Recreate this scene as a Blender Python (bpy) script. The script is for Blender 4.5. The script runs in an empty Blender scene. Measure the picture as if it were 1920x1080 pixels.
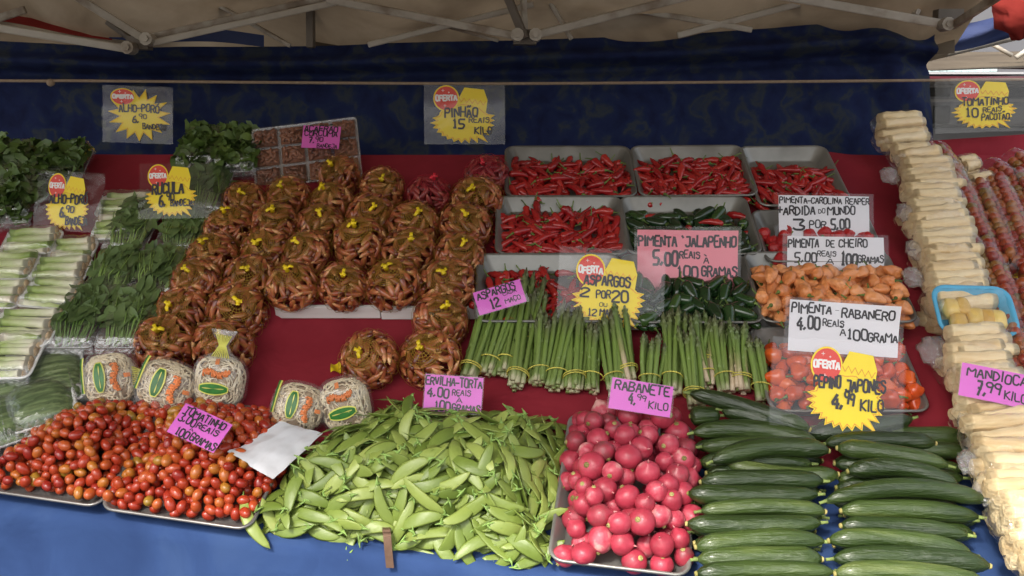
import bpy, math, random
from math import radians, sin, cos, pi, sqrt, atan2, hypot
from mathutils import Matrix, Vector, noise

R = random.Random(11)
sc = bpy.context.scene
COL = sc.collection

# ---------------------------------------------------------------- camera, sky, sun, exposure
CAMZ, PITCH, FPX = 1.60, radians(8), 2000.0
cam_d = bpy.data.cameras.new('camera')
cam_d.sensor_width = 36
cam_d.lens = 36 * FPX / 1920
cam_d.clip_start, cam_d.clip_end = 0.05, 500
cam = bpy.data.objects.new('camera', cam_d)
cam.location = (0, 0, CAMZ)
cam.rotation_euler = (pi / 2 - PITCH, 0, 0)
COL.objects.link(cam)
sc.camera = cam

SUN_EL, SUN_AZ = radians(45), radians(205)
world = bpy.data.worlds.new('World')
sc.world = world
world.use_nodes = True
wn = world.node_tree
sky = wn.nodes.new('ShaderNodeTexSky')
sky.sky_type = 'NISHITA'
sky.sun_disc = False
sky.sun_elevation, sky.sun_rotation = SUN_EL, SUN_AZ
sky.dust_density = 4.0
sky.air_density = 1.0
bg = wn.nodes['Background']
hs = wn.nodes.new('ShaderNodeHueSaturation')
hs.inputs['Saturation'].default_value = 0.35     # overcast
wn.links.new(sky.outputs[0], hs.inputs['Color'])
wn.links.new(hs.outputs[0], bg.inputs['Color'])
bg.inputs['Strength'].default_value = 0.14

sun_d = bpy.data.lights.new('sun', 'SUN')
sun_d.energy = 2.0
sun_d.angle = radians(10)
sun_d.color = (1.0, 0.94, 0.85)
sun = bpy.data.objects.new('sun', sun_d)
sdir = Vector((sin(SUN_AZ) * cos(SUN_EL), cos(SUN_AZ) * cos(SUN_EL), sin(SUN_EL)))
sun.rotation_euler = sdir.to_track_quat('Z', 'Y').to_euler()
sun.location = sdir * 20
COL.objects.link(sun)

vs = sc.view_settings
vs.view_transform = 'Standard'
vs.look = 'None'
vs.exposure = 1.2
vs.gamma = 1
sc.render.engine = 'CYCLES'
cy = sc.cycles
cy.use_denoising = True
cy.max_bounces = 8
cy.diffuse_bounces = 4
cy.glossy_bounces = 3
cy.transmission_bounces = 4
cy.transparent_max_bounces = 24
cy.sample_clamp_indirect = 4

# ---------------------------------------------------------------- pixel -> world helpers
FWD = Vector((0, cos(PITCH), -sin(PITCH)))
UP = Vector((0, sin(PITCH), cos(PITCH)))
EYE = Vector((0, 0, CAMZ))
TILT = radians(30)
P0 = Vector((0, 2.17, CAMZ - 0.369))
AU = Vector((1, 0, 0))
AS = Vector((0, cos(TILT), sin(TILT)))
AN = Vector((0, -sin(TILT), cos(TILT)))
F = Matrix(((AU.x, AS.x, AN.x, P0.x), (AU.y, AS.y, AN.y, P0.y), (AU.z, AS.z, AN.z, P0.z), (0, 0, 0, 1)))


def ray(px, py):
    return AU * ((px - 960) / FPX) + UP * ((540 - py) / FPX) + FWD


def at(px, py, n=0.0):
    """where the sight line meets the display slope (raised by n): (u, s)"""
    d = ray(px, py)
    t = (P0 + AN * n - EYE).dot(AN) / d.dot(AN)
    p = EYE + d * t - P0
    return p.x, p.dot(AS)


def atY(px, py, Y):
    d = ray(px, py)
    return EYE + d * (Y / d.y)


def T(x, y, z=0):
    return Matrix.Translation((x, y, z))


def Rz(a): return Matrix.Rotation(a, 4, 'Z')
def Rx(a): return Matrix.Rotation(a, 4, 'X')
def Ry(a): return Matrix.Rotation(a, 4, 'Y')
def Sc(x, y, z): return Matrix.Diagonal((x, y, z, 1))


# ---------------------------------------------------------------- materials
def _mat(name):
    m = bpy.data.materials.new(name)
    m.use_nodes = True
    nt = m.node_tree
    return m, nt, nt.nodes, nt.links, nt.nodes['Principled BSDF']


def ramp(N, stops):
    r = N.new('ShaderNodeValToRGB')
    el = r.color_ramp.elements
    while len(el) < len(stops):
        el.new(0.5)
    for e, (p, c) in zip(el, stops):
        e.position = p
        e.color = (*c, 1)
    return r


def mat(name, stops, rough=0.5, rnd=1.0, nz=0.3, scale=40, stretch=(1, 1, 1), bump=0.0, bscale=None, coat=0.0,
        spec=0.5, metal=0.0, axis=None, sheen=0.0, detail=3.0, rrough=0.0, sub=0.0):
    """colour ramp driven by a per-object random value + noise + (optionally) the position along one axis"""
    m, nt, N, L, b = _mat(name)
    if not isinstance(stops, list):
        stops = [(0.0, tuple(c * 0.82 for c in stops)), (1.0, tuple(min(1, c * 1.15) for c in stops))]
    tc = N.new('ShaderNodeTexCoord')
    mp = N.new('ShaderNodeMapping')
    mp.inputs['Scale'].default_value = stretch
    L.new(tc.outputs['Object'], mp.inputs['Vector'])
    oi = N.new('ShaderNodeObjectInfo')
    ofs = N.new('ShaderNodeVectorMath'); ofs.operation = 'ADD'
    sc_ = N.new('ShaderNodeMath'); sc_.operation = 'MULTIPLY'; sc_.inputs[1].default_value = 37.0
    L.new(oi.outputs['Random'], sc_.inputs[0])
    L.new(mp.outputs[0], ofs.inputs[0]); L.new(sc_.outputs[0], ofs.inputs[1])
    nt_ = N.new('ShaderNodeTexNoise')
    nt_.inputs['Scale'].default_value = scale
    nt_.inputs['Detail'].default_value = detail
    L.new(ofs.outputs[0], nt_.inputs['Vector'])
    # fac = base + rnd*(random-.5) + nz*(noise-.5)*2
    a = N.new('ShaderNodeMath'); a.operation = 'MULTIPLY_ADD'
    a.inputs[1].default_value = nz * 2
    L.new(nt_.outputs['Fac'], a.inputs[0])
    if axis is not None:
        sx = N.new('ShaderNodeSeparateXYZ')
        L.new(tc.outputs['Generated'], sx.inputs[0])
        c = N.new('ShaderNodeMath'); c.operation = 'ADD'
        c.inputs[1].default_value = -nz - rnd * 0.5
        L.new(sx.outputs['XYZ'.index(axis)], c.inputs[0])
        L.new(c.outputs[0], a.inputs[2])
    else:
        a.inputs[2].default_value = 0.5 - nz - rnd * 0.5
    e = N.new('ShaderNodeMath'); e.operation = 'MULTIPLY_ADD'
    e.inputs[1].default_value = rnd
    L.new(oi.outputs['Random'], e.inputs[0]); L.new(a.outputs[0], e.inputs[2])
    r = ramp(N, stops)
    L.new(e.outputs[0], r.inputs[0])
    L.new(r.outputs[0], b.inputs['Base Color'])
    b.inputs['Roughness'].default_value = rough
    b.inputs['Metallic'].default_value = metal
    b.inputs['Specular IOR Level'].default_value = spec
    b.inputs['Coat Weight'].default_value = coat
    b.inputs['Coat Roughness'].default_value = 0.15
    b.inputs['Sheen Weight'].default_value = sheen
    if sub:
        b.inputs['Subsurface Weight'].default_value = sub
        b.inputs['Subsurface Radius'].default_value = (0.01, 0.006, 0.003)
        b.inputs['Subsurface Scale'].default_value = 0.5
    if rrough:
        q = N.new('ShaderNodeMath'); q.operation = 'MULTIPLY_ADD'
        q.inputs[1].default_value = rrough; q.inputs[2].default_value = rough - rrough / 2
        L.new(nt_.outputs['Fac'], q.inputs[0]); L.new(q.outputs[0], b.inputs['Roughness'])
    if bump:
        n2 = N.new('ShaderNodeTexNoise')
        n2.inputs['Scale'].default_value = bscale or scale
        n2.inputs['Detail'].default_value = 4
        L.new(ofs.outputs[0], n2.inputs['Vector'])
        bp = N.new('ShaderNodeBump')
        bp.inputs['Strength'].default_value = bump
        bp.inputs['Distance'].default_value = 0.01
        L.new(n2.outputs['Fac'], bp.inputs['Height'])
        L.new(bp.outputs[0], b.inputs['Normal'])
    return m


def film(name, tint=(1, 1, 1), haze=0.06, gloss=0.10, rough=0.12, bump=0.6, bscale=60, fk=.9):
    """clear plastic: see-through with a thin milky veil and crinkled highlights"""
    m, nt, N, L, b = _mat(name)
    N.remove(b)
    out = N['Material Output']
    tr = N.new('ShaderNodeBsdfTransparent'); tr.inputs[0].default_value = (*tint, 1)
    df = N.new('ShaderNodeBsdfDiffuse'); df.inputs[0].default_value = (0.8, 0.8, 0.8, 1)
    gl = N.new('ShaderNodeBsdfGlossy'); gl.inputs['Roughness'].default_value = rough
    gl.inputs[0].default_value = (0.95, 0.95, 0.95, 1)
    m1 = N.new('ShaderNodeMixShader'); m1.inputs[0].default_value = haze
    m2 = N.new('ShaderNodeMixShader')
    fr = N.new('ShaderNodeFresnel')
    ge = N.new('ShaderNodeNewGeometry')
    io = N.new('ShaderNodeMath'); io.operation = 'MULTIPLY_ADD'; io.inputs[1].default_value = 1 / 1.45 - 1.45; io.inputs[2].default_value = 1.45
    L.new(ge.outputs['Backfacing'], io.inputs[0]); L.new(io.outputs[0], fr.inputs[0])
    mu = N.new('ShaderNodeMath'); mu.operation = 'MULTIPLY_ADD'; mu.inputs[1].default_value = fk; mu.inputs[2].default_value = gloss * 0.5
    L.new(fr.outputs[0], mu.inputs[0]); L.new(mu.outputs[0], m2.inputs[0])
    L.new(tr.outputs[0], m1.inputs[1]); L.new(df.outputs[0], m1.inputs[2])
    L.new(m1.outputs[0], m2.inputs[1]); L.new(gl.outputs[0], m2.inputs[2])
    L.new(m2.outputs[0], out.inputs[0])
    if bump:
        tc = N.new('ShaderNodeTexCoord')
        nz = N.new('ShaderNodeTexNoise'); nz.inputs['Scale'].default_value = bscale; nz.inputs['Detail'].default_value = 2
        nz.inputs['Distortion'].default_value = 1.5
        L.new(tc.outputs['Object'], nz.inputs['Vector'])
        bp = N.new('ShaderNodeBump'); bp.inputs['Strength'].default_value = bump; bp.inputs['Distance'].default_value = 0.006
        L.new(nz.outputs['Fac'], bp.inputs['Height'])
        L.new(bp.outputs[0], gl.inputs['Normal'])
    return m


def fabric(name, stops, scale=6, rough=0.9, bump=0.15, transl=0.0, weave=700, dist=0.0):
    m, nt, N, L, b = _mat(name)
    tc = N.new('ShaderNodeTexCoord')
    nz = N.new('ShaderNodeTexNoise'); nz.inputs['Scale'].default_value = scale; nz.inputs['Detail'].default_value = 5
    nz.inputs['Distortion'].default_value = dist
    L.new(tc.outputs['Object'], nz.inputs['Vector'])
    r = ramp(N, stops)
    L.new(nz.outputs['Fac'], r.inputs[0]); L.new(r.outputs[0], b.inputs['Base Color'])
    b.inputs['Roughness'].default_value = rough
    b.inputs['Specular IOR Level'].default_value = 0.2
    n3 = N.new('ShaderNodeTexNoise'); n3.inputs['Scale'].default_value = 7; n3.inputs['Detail'].default_value = 3; n3.inputs['Distortion'].default_value = .8
    L.new(tc.outputs['Object'], n3.inputs['Vector'])
    b3 = N.new('ShaderNodeBump'); b3.inputs['Strength'].default_value = .5; b3.inputs['Distance'].default_value = 0.02
    L.new(n3.outputs['Fac'], b3.inputs['Height'])
    n2 = N.new('ShaderNodeTexNoise'); n2.inputs['Scale'].default_value = weave
    L.new(tc.outputs['Object'], n2.inputs['Vector'])
    bp = N.new('ShaderNodeBump'); bp.inputs['Strength'].default_value = bump; bp.inputs['Distance'].default_value = 0.002
    L.new(b3.outputs[0], bp.inputs['Normal']); L.new(n2.outputs['Fac'], bp.inputs['Height']); L.new(bp.outputs[0], b.inputs['Normal'])
    if transl:
        t = N.new('ShaderNodeBsdfTranslucent'); L.new(r.outputs[0], t.inputs[0])
        mx = N.new('ShaderNodeMixShader'); mx.inputs[0].default_value = transl
        L.new(b.outputs[0], mx.inputs[1]); L.new(t.outputs[0], mx.inputs[2])
        L.new(mx.outputs[0], N['Material Output'].inputs[0])
    return m


M = {}
M['tomato'] = mat('tomato_skin', [(0, (.24, .17, .02)), (.08, (.43, .16, .02)), (.3, (.43, .085, .018)), (.65, (.38, .040, .013)), (1, (.26, .016, .010))],
                  rough=.28, rnd=1.0, nz=.12, scale=25, coat=.2)
M['radish'] = mat('radish_skin', [(0, (.20, .050, .055)), (.28, (.30, .026, .045)), (.66, (.40, .034, .062)), (.86, (.50, .09, .12)), (1, (.62, .32, .29))], rough=.46, rnd=.6, nz=.62, scale=30, coat=.06, bump=.2, bscale=45)
M['radish_scar'] = mat('radish_crown_scar', [(0, (.16, .13, .03)), (1, (.38, .34, .12))], rough=.7, scale=200, nz=.5)
M['radish_root'] = mat('radish_root_tip', (.55, .20, .20), rough=.6)
M['cucumber'] = mat('cucumber_skin', [(0, (.010, .019, .005)), (.42, (.021, .040, .008)), (.70, (.048, .078, .016)), (.88, (.100, .132, .034)), (1, (.18, .20, .06))],
                    rough=.36, rnd=.42, nz=.62, scale=30, stretch=(.16, 1, 1), bump=.45, bscale=190, coat=.25, rrough=.2)
M['cuke_tip'] = mat('cucumber_blossom_end', [(0, (.20, .19, .04)), (1, (.46, .38, .14))], rough=.8, scale=120)
M['cuke_stub'] = mat('cucumber_stem_stub', (.20, .26, .07), rough=.8)
M['pea'] = mat('pea_pod_skin', [(0, (.080, .125, .014)), (.25, (.145, .205, .034)), (.65, (.215, .278, .056)), (.92, (.30, .36, .088)), (1, (.44, .43, .15))],
               rough=.42, rnd=.75, nz=.2, scale=40, stretch=(.6, 1, 1), bump=.12, bscale=90)
M['pea_stem'] = mat('pea_calyx', (.20, .32, .07), rough=.6)
M['chili'] = mat('red_chili_skin', [(0, (.22, .008, .010)), (.5, (.36, .012, .014)), (1, (.46, .032, .022))], rough=.24, rnd=.7, nz=.25, scale=50, bump=.15, bscale=80, coat=.3)
M['chili_stem'] = mat('pepper_stem', [(0, (.07, .12, .02)), (1, (.16, .24, .05))], rough=.6)
M['jalapeno'] = mat('jalapeno_skin', [(0, (.008, .022, .008)), (.7, (.016, .048, .012)), (1, (.045, .09, .018))], rough=.2, rnd=.8, nz=.25, scale=40, coat=.4)
M['orange_pepper'] = mat('orange_pepper_skin', [(0, (.54, .17, .045)), (.5, (.72, .27, .09)), (1, (.82, .37, .15))], rough=.32, rnd=.7, nz=.35, scale=50, bump=.7, bscale=75, coat=.3)
M['habanero'] = mat('habanero_skin', [(0, (.52, .055, .012)), (.5, (.66, .085, .016)), (1, (.72, .15, .026))], rough=.2, rnd=.8, nz=.2, scale=50, coat=.4)
M['reaper'] = mat('reaper_skin', [(0, (.32, .010, .014)), (1, (.50, .02, .02))], rough=.3, rnd=.8, bump=.5, bscale=120)
M['spear'] = mat('asparagus_spear', [(0, (.42, .40, .24)), (.03, (.28, .31, .14)), (.09, (.16, .225, .055)), (.60, (.155, .24, .045)), (.80, (.125, .165, .048)), (1, (.10, .095, .055))],
                 rough=.5, rnd=.14, nz=.07, scale=60, axis='Z', bump=.1)
M['pale_spear'] = mat('pale_asparagus_spear', [(0, (.58, .46, .32)), (.20, (.50, .40, .26)), (.36, (.28, .28, .11)), (.6, (.14, .22, .045)), (1, (.09, .12, .045))],
                 rough=.5, rnd=.14, nz=.07, scale=60, axis='Z', bump=.1)
M['band'] = mat('rubber_band', (.62, .55, .10), rough=.5)
M['nut'] = mat('pine_nut_shell', [(0, (.12, .023, .012)), (.3, (.30, .068, .028)), (.65, (.46, .145, .056)), (.88, (.58, .22, .09)), (1, (.72, .40, .17))], rough=.28, rnd=.55, nz=.12, scale=60, axis='X', coat=.2)
M['red_nut'] = mat('red_pine_nut_shell', [(0, (.12, .012, .014)), (.6, (.28, .035, .030)), (1, (.42, .12, .075))], rough=.35, rnd=.55, nz=.12, scale=60, axis='X', coat=.2)
M['tube_tomato'] = mat('tube_tomato_skin', [(0, (.16, .10, .02)), (.25, (.30, .10, .02)), (.6, (.30, .045, .014)), (1, (.22, .016, .010))], rough=.3, rnd=1.0, nz=.1)
M['turmeric'] = mat('turmeric_root', [(0, (.10, .035, .018)), (.5, (.24, .085, .042)), (1, (.42, .20, .11))], rough=.35, rnd=.5, nz=.5, scale=130, coat=.3)
M['net'] = mat('yellow_net', (.30, .17, .010), rough=.5)
M['red_net'] = mat('red_net', (.40, .012, .03), rough=.5)
M['tie'] = mat('yellow_tie', (.80, .58, .01), rough=.45)
M['red_tie'] = mat('red_tie', (.60, .02, .04), rough=.45)
M['leek'] = mat('leek_shaft', [(0, (.80, .72, .55)), (.15, (.78, .76, .58)), (.5, (.60, .66, .36)), (.85, (.36, .47, .13)), (1, (.24, .36, .075))], rough=.4, rnd=.25, nz=.24, scale=30, stretch=(.15, 2.2, 2.2), axis='X')
M['leek_root'] = mat('leek_root_end', (.50, .36, .22), rough=.9, scale=200, nz=.6)
M['foam'] = mat('white_foam', (.78, .78, .76), rough=.6)
M['clear_tray'] = film('clear_tray_plastic', haze=.22, gloss=.16, rough=.15, bump=.1)
M['film'] = film('cling_film', haze=.012, gloss=.02, rough=.10, bump=.45, bscale=45)
M['edge_film'] = film('gathered_film_edge', haze=.05, gloss=.12, rough=.10, bump=1.0, bscale=70)
M['wrap_film'] = film('glossy_wrap_film', haze=.022, gloss=.10, rough=.12, bump=1.0, bscale=24)
M['tube_film'] = film('tube_film', haze=.006, gloss=.0, rough=.07, bump=.30, bscale=50)
M['kale_film'] = film('tight_cling_film', haze=.02, gloss=.03, rough=.10, bump=.9, bscale=26)
M['bag_film'] = film('bag_film', haze=.06, gloss=.04, rough=.12, bump=.5, bscale=50)
M['crinkle_film'] = film('crinkled_bag_film', haze=.16, gloss=.10, rough=.14, bump=1.0, bscale=60)
M['sleeve'] = film('sign_sleeve', haze=.003, fk=.5, gloss=.0, rough=.08, bump=.25, bscale=9)
M['sleeve_back'] = film('sign_sleeve_back', haze=.018, fk=.4, gloss=.01, rough=.1, bump=.25, bscale=9)
M['rocket'] = mat('rocket_leaf', [(0, (.042, .075, .024)), (.5, (.095, .150, .046)), (1, (.17, .235, .080))], rough=.5, rnd=.3, nz=.45, scale=25)
M['rocket_stem'] = mat('rocket_stem', [(0, (.10, .19, .035)), (1, (.24, .36, .09))], rough=.5, nz=.4)
M['lettuce'] = mat('curly_lettuce', [(0, (.030, .062, .012)), (.5, (.075, .13, .024)), (1, (.15, .22, .04))], rough=.5, rnd=.3, nz=.5, scale=18)
M['kale'] = mat('shredded_kale', [(0, (.030, .055, .018)), (.4, (.085, .135, .045)), (.7, (.17, .24, .09)), (1, (.34, .42, .22))], rough=.45, rnd=.2, nz=.9, scale=110, stretch=(.07, 1, 1))
M['sprout'] = mat('bean_sprout', [(0, (.42, .29, .16)), (.5, (.68, .57, .38)), (1, (.86, .80, .64))], rough=.45, rnd=.4, nz=.4, scale=80)
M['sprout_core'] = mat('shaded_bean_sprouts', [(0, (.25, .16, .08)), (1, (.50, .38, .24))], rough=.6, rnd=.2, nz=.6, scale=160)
M['print_green'] = mat('green_print', [(0, (.012, .10, .012)), (1, (.035, .22, .03))], rough=.4, scale=150, nz=.6)
M['print_orange'] = mat('orange_print', (.74, .24, .08), rough=.4)
M['print_yellow'] = mat('yellow_green_print', (.62, .60, .12), rough=.4)
M['cassava'] = mat('peeled_cassava', [(0, (.62, .42, .20)), (.4, (.76, .58, .32)), (1, (.84, .71, .45))], rough=.45, rnd=.4, nz=.6, scale=55, stretch=(.03, 1.6, 1.6), bump=.5, bscale=60)
M['cassava_core'] = mat('cassava_cut_end', (.76, .62, .38), rough=.6)
M['pineapple'] = mat('yellow_fruit_piece', [(0, (.55, .32, .06)), (1, (.74, .55, .17))], rough=.4, scale=60, nz=.5)
M['blue_foam'] = mat('blue_foam', (.10, .42, .66), rough=.5)
M['alu'] = mat('worn_aluminium', [(0, (.10, .10, .092)), (.5, (.23, .228, .21)), (1, (.36, .355, .33))], rough=.36, rnd=.3, nz=.4, scale=14, metal=.55, rrough=.3, bump=.04)
M['alu_dark'] = mat('dark_worn_aluminium', [(0, (.11, .105, .10)), (.5, (.22, .21, .20)), (1, (.36, .35, .33))], rough=.35, rnd=.3, nz=.4, scale=14, metal=.6, rrough=.3)
M['board'] = mat('white_board', [(0, (.58, .56, .53)), (1, (.80, .79, .76))], rough=.55, rnd=.0, nz=.5, scale=12, stretch=(1, 5, 5))
M['grey_board'] = mat('grey_white_board', [(0, (.40, .38, .37)), (1, (.62, .60, .58))], rough=.5, rnd=.0, nz=.5, scale=12, stretch=(1, 5, 5))
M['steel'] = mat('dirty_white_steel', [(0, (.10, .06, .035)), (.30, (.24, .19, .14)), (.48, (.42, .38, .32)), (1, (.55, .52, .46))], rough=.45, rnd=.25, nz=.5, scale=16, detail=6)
M['steel_dark'] = mat('dark_brown_steel', [(0, (.07, .055, .04)), (1, (.18, .15, .12))], rough=.5, rnd=.2, nz=.5, scale=16)  # dark brown tone of some posts, bars and joint blocks
M['hook'] = mat('brown_rusty_metal', [(0, (.07, .035, .02)), (1, (.20, .12, .08))], rough=.35, metal=.5, nz=.5, scale=60)
M['paper'] = mat('white_plastic_sheet', (.70, .71, .74), rough=.4, bump=.25, bscale=8)
M['pink'] = mat('pink_card', (.62, .115, .52), rough=.5, rnd=.15, nz=.1, scale=20)
M['magenta'] = mat('magenta_card', (.62, .10, .42), rough=.5, rnd=.1, nz=.1, scale=20)
M['rose'] = mat('rose_card', (.78, .24, .30), rough=.5, rnd=.0, nz=.15, scale=14)
M['white'] = mat('white_card', (.74, .73, .77), rough=.5, rnd=.1, nz=.1, scale=20)
M['yellow'] = mat('yellow_card', (.93, .68, .002), rough=.4, rnd=.1, nz=.1, scale=20)
M['badge'] = mat('red_badge', (.72, .045, .025), rough=.4, rnd=.05, nz=.05)
M['outline'] = mat('orange_outline', (.72, .22, .01), rough=.5)
M['ink'] = mat('black_marker', (.014, .010, .014), rough=.5, rnd=0, nz=.1)
M['white_ink'] = mat('white_lettering', (.86, .84, .82), rough=.5, rnd=0, nz=.05)
M['rope'] = mat('pale_rope', [(0, (.30, .22, .15)), (1, (.55, .45, .34))], rough=.9, scale=90, nz=.5)
M['curtain'] = fabric('blue_curtain_cloth', [(.30, (.009, .013, .048)), (.46, (.013, .021, .074)), (.52, (.016, .026, .074)), (.60, (.036, .045, .058)), (.68, (.018, .029, .078)), (.8, (.013, .023, .092))], scale=15, dist=.5)
M['red_cloth'] = fabric('red_cloth', [(.3, (.205, .014, .024)), (.7, (.285, .024, .038))], scale=5)
M['blue_cloth'] = fabric('blue_cloth', [(.3, (.020, .044, .128)), (.55, (.028, .060, .165)), (.75, (.042, .080, .19))], scale=7, dist=.4)
M['roof'] = fabric('beige_canopy_fabric', [(.3, (.115, .082, .052)), (.5, (.22, .165, .108)), (.7, (.31, .245, .17))], scale=3.5, transl=.22, dist=.5)
M['roof_brown'] = fabric('brown_canopy_fabric', [(.3, (.10, .078, .055)), (.7, (.17, .135, .095))], scale=5, transl=.2, dist=.5)
M['red_flap'] = fabric('red_flap_fabric', [(.3, (.22, .025, .02)), (.7, (.33, .04, .03))], scale=5, transl=.3)
M['blue_flap'] = fabric('blue_flap_fabric', [(.3, (.03, .045, .13)), (.7, (.07, .09, .19))], scale=5, transl=.3)
M['asphalt'] = mat('asphalt', [(0, (.035, .035, .036)), (1, (.075, .074, .07))], rough=.9, rnd=0, nz=.5, scale=3)
M['render_wall'] = mat('pale_grey_wall', [(0, (.085, .085, .095)), (1, (.15, .15, .16))], rough=.8, rnd=0, nz=.4, scale=.8)
M['white_metal'] = mat('white_painted_metal', (.40, .40, .41), rough=.35, rnd=0, nz=.15, scale=2)
M['dark_glass'] = mat('dark_window_glass', (.05, .055, .06), rough=.1, rnd=0, nz=.1)
M['glass_brick'] = mat('pale_glass_brick', [(0, (.25, .32, .32)), (1, (.55, .64, .62))], rough=.2, rnd=.6, nz=.4, scale=6)
_b = M['glass_brick'].node_tree.nodes['Principled BSDF']      # added glow stands in for daylight through the glass bricks
_b.inputs['Emission Color'].default_value = (.62, .76, .74, 1)
_b.inputs['Emission Strength'].default_value = .28
M['dark_red'] = mat('dark_red_beam', (.10, .012, .02), rough=.5, rnd=0)
M['white_van'] = mat('white_van_paint', (.30, .31, .34), rough=.25, rnd=0, nz=.1, scale=1, coat=.5)


# ---------------------------------------------------------------- mesh builder
class MB:
    def __init__(s):
        s.v, s.f, s.m = [], [], []

    def add(s, vs, fs, mi=0, X=None):
        o = len(s.v)
        if X is not None:
            vs = [X @ Vector(p) for p in vs]
        s.v += [tuple(p) for p in vs]
        s.f += [tuple(i + o for i in f) for f in fs]
        s.m += [mi] * len(fs)
        return s

    def box(s, x0, x1, y0, y1, z0, z1, mi=0, X=None):
        vs = [(x, y, z) for z in (z0, z1) for y in (y0, y1) for x in (x0, x1)]
        return s.add(vs, [(0, 2, 3, 1), (4, 5, 7, 6), (0, 1, 5, 4), (2, 6, 7, 3), (0, 4, 6, 2), (1, 3, 7, 5)], mi, X)

    def tube(s, pts, rad, seg=8, mi=0, cap=True, ell=(1, 1), X=None, ref=None):
        pts = [Vector(p) for p in pts]
        n = len(pts)
        if not hasattr(rad, '__len__'):
            rad = [rad] * n
        vs, fs = [], []
        nrm = None
        for i, p in enumerate(pts):
            t = (pts[min(i + 1, n - 1)] - pts[max(i - 1, 0)]).normalized()
            if nrm is None:
                a = Vector(ref) if ref else (Vector((0, 0, 1)) if abs(t.z) < .9 else Vector((0, 1, 0)))
                nrm = (a - t * a.dot(t)).normalized()
            else:
                nrm = (nrm - t * nrm.dot(t)).normalized()
            bn = t.cross(nrm)
            for k in range(seg):
                an = 2 * pi * k / seg
                vs.append(p + (bn * cos(an) * ell[0] + nrm * sin(an) * ell[1]) * rad[i])
        for i in range(n - 1):
            for k in range(seg):
                k2 = (k + 1) % seg
                fs.append((i * seg + k, i * seg + k2, (i + 1) * seg + k2, (i + 1) * seg + k))
        if cap:
            fs.append(tuple(range(seg - 1, -1, -1)))
            fs.append(tuple((n - 1) * seg + k for k in range(seg)))
        return s.add(vs, fs, mi, X)

    def loft(s, loops, closed0=True, closed1=True, mi=0, X=None):
        n = len(loops[0])
        vs = [p for l in loops for p in l]
        fs = []
        for i in range(len(loops) - 1):
            for k in range(n):
                k2 = (k + 1) % n
                fs.append((i * n + k, i * n + k2, (i + 1) * n + k2, (i + 1) * n + k))
        if closed0: fs.append(tuple(range(n - 1, -1, -1)))
        if closed1: fs.append(tuple((len(loops) - 1) * n + k for k in range(n)))
        return s.add(vs, fs, mi, X)

    def ball(s, fn, seg=14, rings=9, mi=0, X=None):
        """fn(theta from top, phi) -> point"""
        vs = [fn(0, 0)]
        for i in range(1, rings):
            for k in range(seg):
                vs.append(fn(pi * i / rings, 2 * pi * k / seg))
        vs.append(fn(pi, 0))
        fs = [(0, 1 + k, 1 + (k + 1) % seg) for k in range(seg)]
        for i in range(rings - 2):
            for k in range(seg):
                a, b = 1 + i * seg + k, 1 + i * seg + (k + 1) % seg
                fs.append((a, a + seg, b + seg, b))
        o = 1 + (rings - 2) * seg
        e = len(vs) - 1
        fs += [(o + k, e, o + (k + 1) % seg) for k in range(seg)]
        return s.add(vs, fs, mi, X)

    def grid(s, nu, nv, fn, mi=0, X=None):
        vs = [fn(i / nu, j / nv) for j in range(nv + 1) for i in range(nu + 1)]
        w = nu + 1
        fs = [(j * w + i, j * w + i + 1, (j + 1) * w + i + 1, (j + 1) * w + i) for j in range(nv) for i in range(nu)]
        return s.add(vs, fs, mi, X)

    def mesh(s, name, mats, smooth=True):
        me = bpy.data.meshes.new(name)
        me.from_pydata(s.v, [], s.f)
        for m in mats if isinstance(mats, (list, tuple)) else [mats]:
            me.materials.append(m)
        me.polygons.foreach_set('material_index', s.m)
        if smooth:
            me.polygons.foreach_set('use_smooth', [True] * len(s.f))
        me.update()
        return me


def ob(name, me, parent=None, X=None, world=None):
    o = bpy.data.objects.new(name, me)
    COL.objects.link(o)
    if parent is not None:
        o.parent = parent
    if X is not None:
        o.matrix_basis = X
    if world is not None:
        o.matrix_basis = world
    return o


def tag(o, label, cat, group=None, kind=None):
    o['label'] = label
    if cat: o['category'] = cat
    if group: o['group'] = group
    if kind: o['kind'] = kind
    return o


def structure(o):
    o['kind'] = 'structure'
    return o


def empty(name, X, label, cat, group=None):
    o = bpy.data.objects.new(name, None)
    o.empty_display_size = .02
    COL.objects.link(o)
    o.matrix_basis = X
    return tag(o, label, cat, group)


def copy_of(src, X, label=None, group=None):
    """a thing with copies of its parts and sub-parts"""
    c = src.copy()
    COL.objects.link(c)
    c.matrix_basis = X
    if label: c['label'] = label
    if group: c['group'] = group
    for ch in src.children:
        k = ch.copy(); COL.objects.link(k); k.parent = c
        for g in ch.children:
            q = g.copy(); COL.objects.link(q); q.parent = k
    return c


def ordinal(i):
    return ['first', 'second', 'third', 'fourth', 'fifth', 'sixth', 'seventh', 'eighth', 'ninth', 'tenth', 'eleventh', 'twelfth', 'thirteenth',
            'fourteenth', 'fifteenth', 'sixteenth', 'seventeenth', 'eighteenth', 'nineteenth', 'twentieth'][i]


def smooth01(t):
    t = max(0.0, min(1.0, t))
    return t * t * (3 - 2 * t)


def fbm(x, y, z=0.0, o=3):
    return noise.fractal(Vector((x, y, z)), 1.0, 2.0, o)


def inside(poly, x, y):
    c = False
    for i in range(len(poly)):
        x1, y1 = poly[i]; x2, y2 = poly[i - 1]
        if (y1 > y) != (y2 > y) and x < (x2 - x1) * (y - y1) / (y2 - y1) + x1:
            c = not c
    return c


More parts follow.
